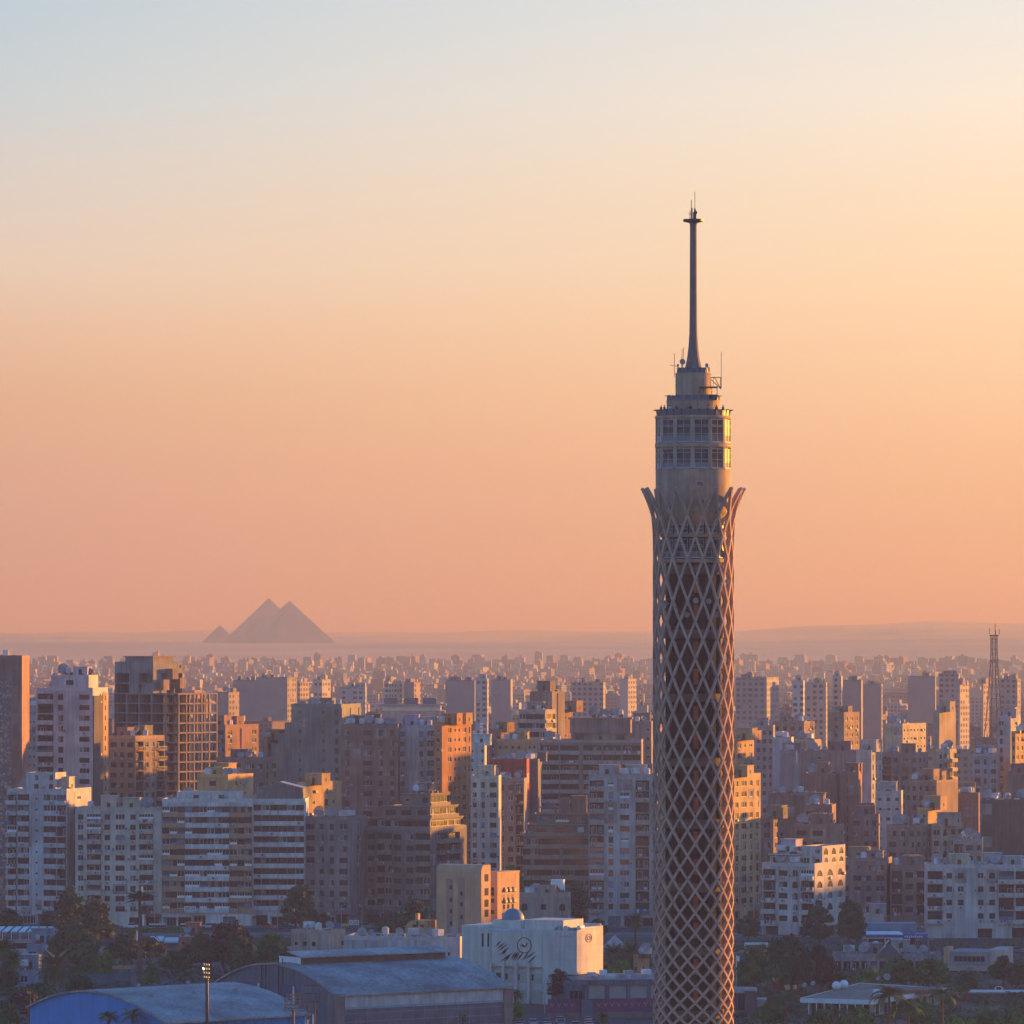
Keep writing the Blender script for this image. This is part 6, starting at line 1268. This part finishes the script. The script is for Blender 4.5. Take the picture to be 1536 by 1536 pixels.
sign('white shop sign with bold dark lettering above the alley shop', 523.5, 538.5, 1380, 1387.5, 1545, white_p, 'MOUSE', blk); sign('blue shop board left of the yellow board', 500, 511.5, 1385, 1389.5, 1546, M('sign_blue', (.02, .12, .35), .5)); sign('yellow shop board left of the white sign', 512, 523, 1385.5, 1389.5, 1546, M('sign_yellow', (.5, .42, .06), .5)); sign('pale sign with slanted dark letters on the orange banded house', 276, 294, 1359.5, 1366, 1559.5, white_p, 'ABOU', blk); sign('dark red billboard at the right below the two storey glass front', 1491, 1505.5, 1477.5, 1489, 1265, M('sign_red', (.12, .02, .02), .5), 'O', white_p)
# pavilion on the right
C0, C1, C2, C3 = G(1200, 1499, 3.4), G(1306, 1502, 3.4), G(1424, 1484, 3.4), G(1290, 1476, 3.4)
t = thing('pavilion', 'low flat roofed pavilion with white fascia, reddish roof and two white roof balls', 'pavilion', (C1.x, C1.y, 0)); pts = [p-C1 for p in (C0, C1, C2, C3)]
q = MB(); q.face([(p.x, p.y, 3.55) for p in pts]); q.build('roof', M('roof_terracotta', (.26, .17, .13), .9, var=.25, scale=.4), t)
q = MB()
for i in range(4): a, c = pts[i], pts[(i+1) % 4]; q.face([(a.x, a.y, 3.7), (c.x, c.y, 3.7), (c.x, c.y, 2.7), (a.x, a.y, 2.7)])
q.face([(p.x, p.y, 2.72) for p in pts]); q.build('fascia', white_p, t)
ce = sum(pts, Vector())/4; ins = [ce+(p-ce)*.86 for p in pts]; q = MB()
for i in range(4): a, c = ins[i], ins[(i+1) % 4]; q.face([(a.x, a.y, 0), (c.x, c.y, 0), (c.x, c.y, 2.71), (a.x, a.y, 2.71)])
q.build('wall', M('pavilion_wall', (.38, .36, .35), .9, var=.2), t)
for i in range(2):
    for k in range(1, 9):
        p = ins[i]+(ins[i+1]-ins[i])*(k/9); o2 = (ce-p).normalized()*-.12; ang = math.atan2((ins[i+1]-ins[i]).y, (ins[i+1]-ins[i]).x)
        q = MB(); q.box(-1.1, 1.1, -.06, .06, .3, 2.4); o = q.build('glass_bay', glass_d, t, p+o2); o.rotation_euler.z = ang
        q = MB(); q.tube((0, 0, 0), (0, 0, 2.7), .14, 6); q.build('column', white_p, t, pts[i]+(pts[i+1]-pts[i])*(k/9)+(ce-p).normalized()*.4)
for px, py in ((1254.5, 1480), (1266, 1478)):
    p = G(px, py+5, 3.6)-C1; q = MB(); q.lathe([(.05, 0)]+[(.98*math.sin(R(a)), .95-.98*math.cos(R(a))) for a in range(15, 180, 15)]+[(.02, 1.93)], 18); o = q.build('roof_ball', white_p, t, (p.x, p.y, 3.6), smooth=True)
for px, py, k in ((1220, 1482, 0), (1207, 1484, 0), (1330, 1474, 1), (1318, 1474, 0)): p = G(px, py, 3.6)-C1; put('satellite_dish', dish_mesh(k), t, (p.x, p.y, 3.56), 0, scale=(.8, .8, .8))
bx('roof_box', t, M('box_brick', (.27, .12, .08), .9), (5, 17, 22, 34, 3.56, 4.4)); bx('roof_hut', t, white_p, (1.5, 3.4, 13, 15, 3.56, 5))
# red brick box, round dark building and flag
Kb = Loc(1198, 1262, 4); t = thing('brick_box', 'red brick box with a pale roof slab left of the pavilion', 'building', (Kb.X, Kb.Y, 0), -Kb.a); xw = Kb.fx(1159); z1 = Z(1475, 1262); bx('wall', t, M('red_brick', (.20, .075, .055), .9, var=.2, scale=1), (xw, 0, 0, 9, 0, z1)); bx('roof', t, pave, (xw-.3, .3, -.3, 9.3, z1, z1+.5)); bx('white_unit', t, white_p, (-3.2, -2, -.4, -.01, 1.5, 2.6), (-1.2, -.4, -.4, -.01, 1.6, 2.6)); put('satellite_dish', dish_mesh(1), t, (-1.5, 4, z1+.5)); put('satellite_dish', dish_mesh(0), t, (-3.2, 4, z1+.5))
Y = 1195; t = thing('round_building', 'dark round glazed building with a pale roof rim beside the lattice tower', 'building', (X(1106, Y), Y+5, 0)); zt = Z(1484, Y)
q = MB(); q.lathe([(4.2, 0), (4.2, zt-.9)], 36); q.build('glazing', M('dark_blue_glass', (.03, .035, .05), .2), t); q = MB(); q.lathe([(4.25, zt-.9), (4.4, zt-.85), (4.4, zt), (4.0, zt+.02), (3.9, zt-.4), (.5, zt-.42)], 36); q.build('roof_rim', M('rim_pale', (.36, .34, .34), .8), t)
for a in range(0, 360, 30): q = MB(); q.box(4.1, 4.35, -.12, .12, 0, zt-.9); o = q.build('fin', M('fin_brown', (.11, .085, .085), .8), t); o.rotation_euler.z = R(a)
bx('entrance_wall', t, MATS['fin_brown'], (1.6, 4.0, -4.6, -2.9, 0, zt-.4)); bx('annex', t, M('annex_wall', (.40, .37, .33), .9), (4.5, 9.5, 0, 6, 0, 3.4))
q = MB(); q.tube((0, 0, 0), (0, 0, Z(1433, 1300)), .1, 7); t = thing('flagpole', 'white flagpole with a hanging red and white banner beside the lattice tower', 'flag', (X(1104.5, 1300), 1300, 0)); q.build('pole', white_p, t); zt = Z(1434, 1300); bx('banner', t, M('flag_red', (.42, .02, .025), .8), (.12, .75, -.04, .04, zt-3.0, zt-1.25)); bx('banner_white', t, white_p, (.12, .75, -.04, .04, zt-1.249, zt))
# colonnade, petrol station, two storey front, small garden things
b = building('long low colonnaded building with a gabled porch below the petrol station', 1250, 1412, 1414, 1436, 1352, 2, 'rrrrrrrrrrrr', '.', (.26, .25, .26), fh=3.4, ac=0, gf=0, mode='dark', name='colonnade', tank=0, dish=2, hut=0, junk=4, depth=10, top=.6)
q = MB(); xg = b.xa+13.5; q.face([(xg-3, -1, b.z1+.2), (xg+3, -1, b.z1+.2), (xg, -1, b.z1+3.6)]); q.face([(xg-3.4, -1.3, b.z1), (xg, -1.3, b.z1+4), (xg, 6, b.z1+4), (xg-3.4, 6, b.z1)], 1); q.face([(xg+3.4, -1.3, b.z1), (xg, -1.3, b.z1+4), (xg, 6, b.z1+4), (xg+3.4, 6, b.z1)], 1); q.build('gable_porch', [slatew, M('barge_pale', (.4, .37, .34), .8)], b.t)
b = building('low pale wall house with slit windows behind the gabled porch', 1296, 1374, 1375, 1428, 1372, 2, 'vvv......vvv', '.', (.36, .33, .30), fh=3, ac=0, gf=8.5 if 0 else 0, mode='dark', name='wall_house', tank=0, dish=0, hut=0, depth=6)
Y = 1442; t = thing('petrol_station', 'blue and white canopy of a petrol station before the brown apartment houses', 'petrol station', (X(1340, Y), Y, 0)); za, zb = Z(1406, Y), Z(1399, Y)
bx('canopy', t, white_p, (X(1295, Y)-X(1340, Y), X(1352, Y)-X(1340, Y), -6, 8, za, zb)); bx('canopy_band', t, M('station_blue', (.015, .06, .30), .5), (X(1295, Y)-X(1340, Y)+.2, X(1352, Y)-X(1340, Y)+.05, -6.06, -6.002, za+.25, zb-.25)); bx('shop', t, M('station_teal', (.14, .22, .27), .7), (-7, 6.6, 9, 16, 0, Z(1385, Y+9))); bx('shop_front', t, glass_d, (-6, 6, 8.9, 8.99, .4, 3)); bx('side_canopy', t, M('station_blue', (.015, .06, .3), .5), (2.2, 9, 2, 8, za-.4, zb-.5))
for x in (-7, -2.5, 1.6): bx('column', t, white_p, (x, x+.35, -4, -3.6, 0, za)); bx('pump', t, M('pump_red', (.3, .05, .04), .6), (x+.8, x+1.5, -3.6, -3, .1, 1.7))
for i in range(9): bx('letter', t, white_p, (3.0+i*.55, 3.3+i*.55, 1.96, 1.999, za-.15, za+.3+.1*(i % 2)))
b = building('cream house with a curved gable parapet behind the petrol station', 1296, 1326, 1327, 1376, 1470, 3, 's.s', '.', (.40, .36, .30), fh=3.5, ac=0, mode='dark', name='house', tank=0, dish=0, hut=0, depth=8)
K7 = Loc(1484, 1348, 14); t = thing('restaurant', 'two storey grey building with a strip of upper windows, cream band and glazed ground floor', 'building', (K7.X, K7.Y, 0), -K7.a); xw = K7.fx(1412); D = min(14, K7.sy(1500)); z1 = Z(1428, 1348); zm = Z(1449, 1348); xx = K7.fx(1424)
gw = M('restaurant_grey', (.25, .235, .25), .9, var=.15); bx('wall', t, gw, (xx, 0, 0, D, zm, z1)); bx('ground_floor', t, M('pale_front', (.33, .33, .34), .8), (xw+.8, -.6, .8, D, 0, zm-1.2)); bx('balcony_band', t, M('band_cream', (.38, .32, .25), .9), (xw-.3, .2, -1.6, D, zm-1.19, zm-.01)); bx('side_wall', t, M('side_cream', (.46, .40, .33), .9), (.001, 3.6, .6, D, 0, z1+.6)); bx('end_tower', t, pk, (xw+.5, xx-.01, .5, 6, zm, z1+1))
for i in range(7): x = xx+1.2+i*(-xx-2.2)/7; bx('window', t, glass_d, (x, x+.95, -.05, .02, zm+1, z1-1.1))
for i in range(4): x = xw+2+i*2.4; bx('shop_window', t, glass_d, (x, x+1.9, .74, .79, .4, zm-1.6))
bx('awning', t, white_p, (-4, -.8, -3, -1.7, zm-2.6, zm-2.45))
sh = M('shed_slate', (.09, .095, .11), .7); t = thing('long_shed', 'long dark slate roof above a low wall right of the pavilion', 'shed', (X(1484, 1248), 1248, 0)); z1 = Z(1488, 1248); bx('wall', t, sh, (-7.6, 9, 0, 8, 0, z1-.3)); bx('roof', t, MATS['grey_metal'], (-7.9, 9.2, -.4, 8.3, z1-.29, z1))
q = MB(); q.lathe([(.05, 0), (.05, 2.4)], 6, 1); q.lathe([(.42, .6), (.36, 1.6), (.12, 2.7), (.03, 2.75)], 10, 0); o = q.build('folded_parasol', [MATS['flag_red'], metal_g], None, (X(1450, 1242), 1242, 0)); tag(o, 'folded red parasol standing right of the pavilion', 'parasol')
van('blue and white van parked behind the red parasol', 1436, 1255, (.25, .32, .42), .2)
t = thing('pergola_frame', 'white rectangular frame of a terrace pergola at the edge of the grove', 'pergola', (X(1135, 1452), 1452, 0)); z1 = Z(1415, 1452); bx('beam', t, white_p, (-3, 3, 0, .35, z1-.35, z1), (-3, 3, 4, 4.35, z1-.35, z1)); [bx('post', t, white_p, (x, x+.3, y, y+.3, 0, z1-.351)) for x in (-3, 2.7) for y in (0, 4)]
# left bank clutter: floating restaurant, hut, gate, fences, orange kiosk, awnings
Y = 1425; t = thing('floating_restaurant', 'white floating restaurant boat with a striped awning deck at the left edge', 'boat', (X(40, Y), Y, -1.2)); hull = M('hull_white', (.50, .52, .54), .5)
q = MB(); lo = [(-9, -3), (8, -3), (8, 3), (-9, 3), (-11, 0)]; up = [(-10, -3.4), (8.4, -3.4), (8.4, 3.4), (-10, 3.4), (-13, 0)]
for i in range(5): j = (i+1) % 5; q.face([(*lo[i], -.3), (*lo[j], -.3), (*up[j], 3.0), (*up[i], 3.0)])
q.face([(*p, 3.0) for p in up]); q.build('hull', hull, t); bx('window_band', t, glass_d, (-9.5, 8.3, -3.62, -3.4, 3.002, 4.4)); bx('deck_house', t, hull, (-9, 8, -3.39, 3, 3.002, 4.6)); bx('deck_rail', t, metal_g, (-9, 8, -3.5, -3.42, 4.61, 5.4))
for i in range(8): x = -8+i*2.1; q = MB(); q.face([(x, -3.4, 7.4), (x+1.6, -3.4, 7.4), (x+2.4, 3, 8.3), (x+.8, 3, 8.3)]); q.face([(x, -3.4, 7.4), (x+1.6, -3.4, 7.4), (x+1.6, -3.4, 7.15), (x, -3.4, 7.15)]); q.build('awning_strip', [white_p, metal_g][i % 2] if 0 else white_p, t)
for i in range(8): q = MB(); q.tube((-8+i*2.2, -3.3, 4.6), (-8+i*2.2, -3.3, 7.3), .07, 5); q.build('post', white_p, t)
for i in range(6): q = MB(); q.box(-7+i*2.3, -6+i*2.3, -2.8, -1.8, 4.62, 5.4); q.build('table', M('table_red', (.3, .06, .05), .7), t)
b = building('small pale blue hut with a flat sandy roof beside the boat', 40, 74, 76, 1417, 1382, 4, 'dd', '.', (.26, .34, .42), fh=4, ac=0, mode='white', name='hut', tank=0, dish=0, hut=0, par=.15, depth=5, trim=(.4, .28, .2))
b = building('low blue grey garden pavilion with a white window beside the palms', 20, 52, 54, 1456, 1296, 4, '.d.', '.', (.22, .27, .33), fh=3, ac=0, mode='white', name='garden_pavilion', tank=0, dish=0, hut=0, depth=5, par=.2)
b = building('small orange kiosk by the riverside road', 268, 296, 297, 1405, 1450, 3, 'ss', '.', (.40, .19, .09), fh=3.5, ac=0, mode='dark', name='kiosk', tank=0, dish=0, hut=0, depth=4, par=.2, trim=(.5, .5, .5))
t = thing('gate', 'blue green park gate with a sandy lintel and blue posts', 'gate', (X(183, 1300), 1300, 0)); gy = M('gate_blue', (.04, .12, .19), .7)
bx('lintel', t, MATS['sandy_stone'], (-2.3, 2.3, -.3, .3, 3.9, 4.6)); [bx('post', t, gy, (x, x+.7, -.35, .35, 0, 3.899)) for x in (-2.1, 1.4)]; bx('leaf', t, M('gate_teal2', (.05, .16, .18), .7), (-1.39, 1.39, -.05, .05, .1, 3.2))
t = thing('park_fence', 'blue green park fence left of the gate', 'fence', (X(155, 1301), 1301, 0)); [bx('panel', t, MATS['gate_teal2'], (-3+i*1.3, -1.85+i*1.3, 0, .08, .1, 2.6)) for i in range(4)]; [bx('post', t, gy, (-3.15+i*1.3, -3.01+i*1.3, -.08, .16, 0, 2.9)) for i in range(5)]
t = thing('boundary_wall', 'long grey boundary wall behind the blue hall roof', 'wall', (X(264, 1352), 1352, 0)); bx('wall', t, M('boundary_grey', (.20, .20, .215), .9, streak=.3), (-14.5, 7.5, 0, .5, 0, Z(1448, 1352))); [bx('pier', t, MATS['sandy_stone'], (x, x+.7, -.25, -.001, 0, Z(1452, 1352))) for x in (-4, -1.2, 4)]
for i, (x0, x1, yt) in enumerate(((226, 246, 1404), (247, 268, 1406))):
    b = thing('awning', 'white tent awning by the riverside road, '+('left' if i == 0 else 'right')+' of two', 'awning', (X((x0+x1)/2, 1460), 1460, 0), 0, 'awnings by the riverside road'); w_ = (x1-x0)*1460/F/2; q = MB(); zz = Z(yt, 1460)
    q.face([(-w_, -2, zz-.9), (w_, -2, zz-.9), (w_, 0, zz), (-w_, 0, zz)]); q.face([(-w_, 2, zz-.9), (w_, 2, zz-.9), (w_, 0, zz), (-w_, 0, zz)]); q.face([(-w_, -2, zz-.9), (w_, -2, zz-.9), (w_, -2, zz-1.3), (-w_, -2, zz-1.3)]); q.build('canopy', white_p, b); [bx('post', b, metal_g, (x, x+.1, y, y+.1, 0, zz-.9)) for x in (-w_, w_-.1) for y in (-1.9, 1.8)]
# garden houses behind the museum's right side
t = thing('tent_roof', 'grey pyramid tent roof right of the museum', 'tent', (X(922, 1345), 1345, 0)); zz = Z(1421, 1345); q = MB(); zp = Z(1402, 1345)
for s_ in ((-1, -1, 1, -1), (1, -1, 1, 1), (1, 1, -1, 1), (-1, 1, -1, -1)): q.face([(s_[0]*2.9, s_[1]*2.9, zz), (s_[2]*2.9, s_[3]*2.9, zz), (0, 0, zp)])
q.build('roof', roofg, t); [bx('post', t, metal_g, (x, x+.2, y, y+.2, 0, zz)) for x in (-2.7, 2.5) for y in (-2.7, 2.5)]
b = building('small orange garden house glowing in the last sun left of the lattice tower', 950, 957, 968, 1438, 1325, 28, 's', '.s.', (.45, .26, .13), fh=3.4, ac=0, mode='dark', name='garden_house', tank=0, dish=0, hut=0)
b = building('low brick garden house behind the pair of palms right of the museum', 903, 934, 940, 1440, 1335, 16, 'w.w', '.', (.28, .17, .12), fh=3.4, ac=0, mode='dark', name='garden_house', tank=0, dish=0, hut=0)
for px, py, lab in ((8, 1466.5, 'lower'), (41, 1449.5, 'upper')):
    p = G(px, py+12); zz = Z(py, p.y); t = thing('garden_lamp', f'lit orange globe lamp among the palms at the left edge, {lab} of two', 'lamp', (p.x, p.y, 0), 0, 'lit garden lamps'); q = MB(); q.tube((0, 0, 0), (0, 0, zz-.2), .06, 5); q.build('pole', metal_d, t); q = MB(); q.lathe([(.05, zz-.22)]+[(.22*math.sin(R(a)), zz-.22*math.cos(R(a))) for a in range(20, 180, 20)]+[(.02, zz+.22)], 10); q.build('globe', flood_on, t)
b = MB(); b.box(-9000, 9000, -400, 31000, -6, 194); hb = b.build('haze', haz); tag(hb, 'dusty evening haze lying over the whole city', 'haze', kind='stuff')
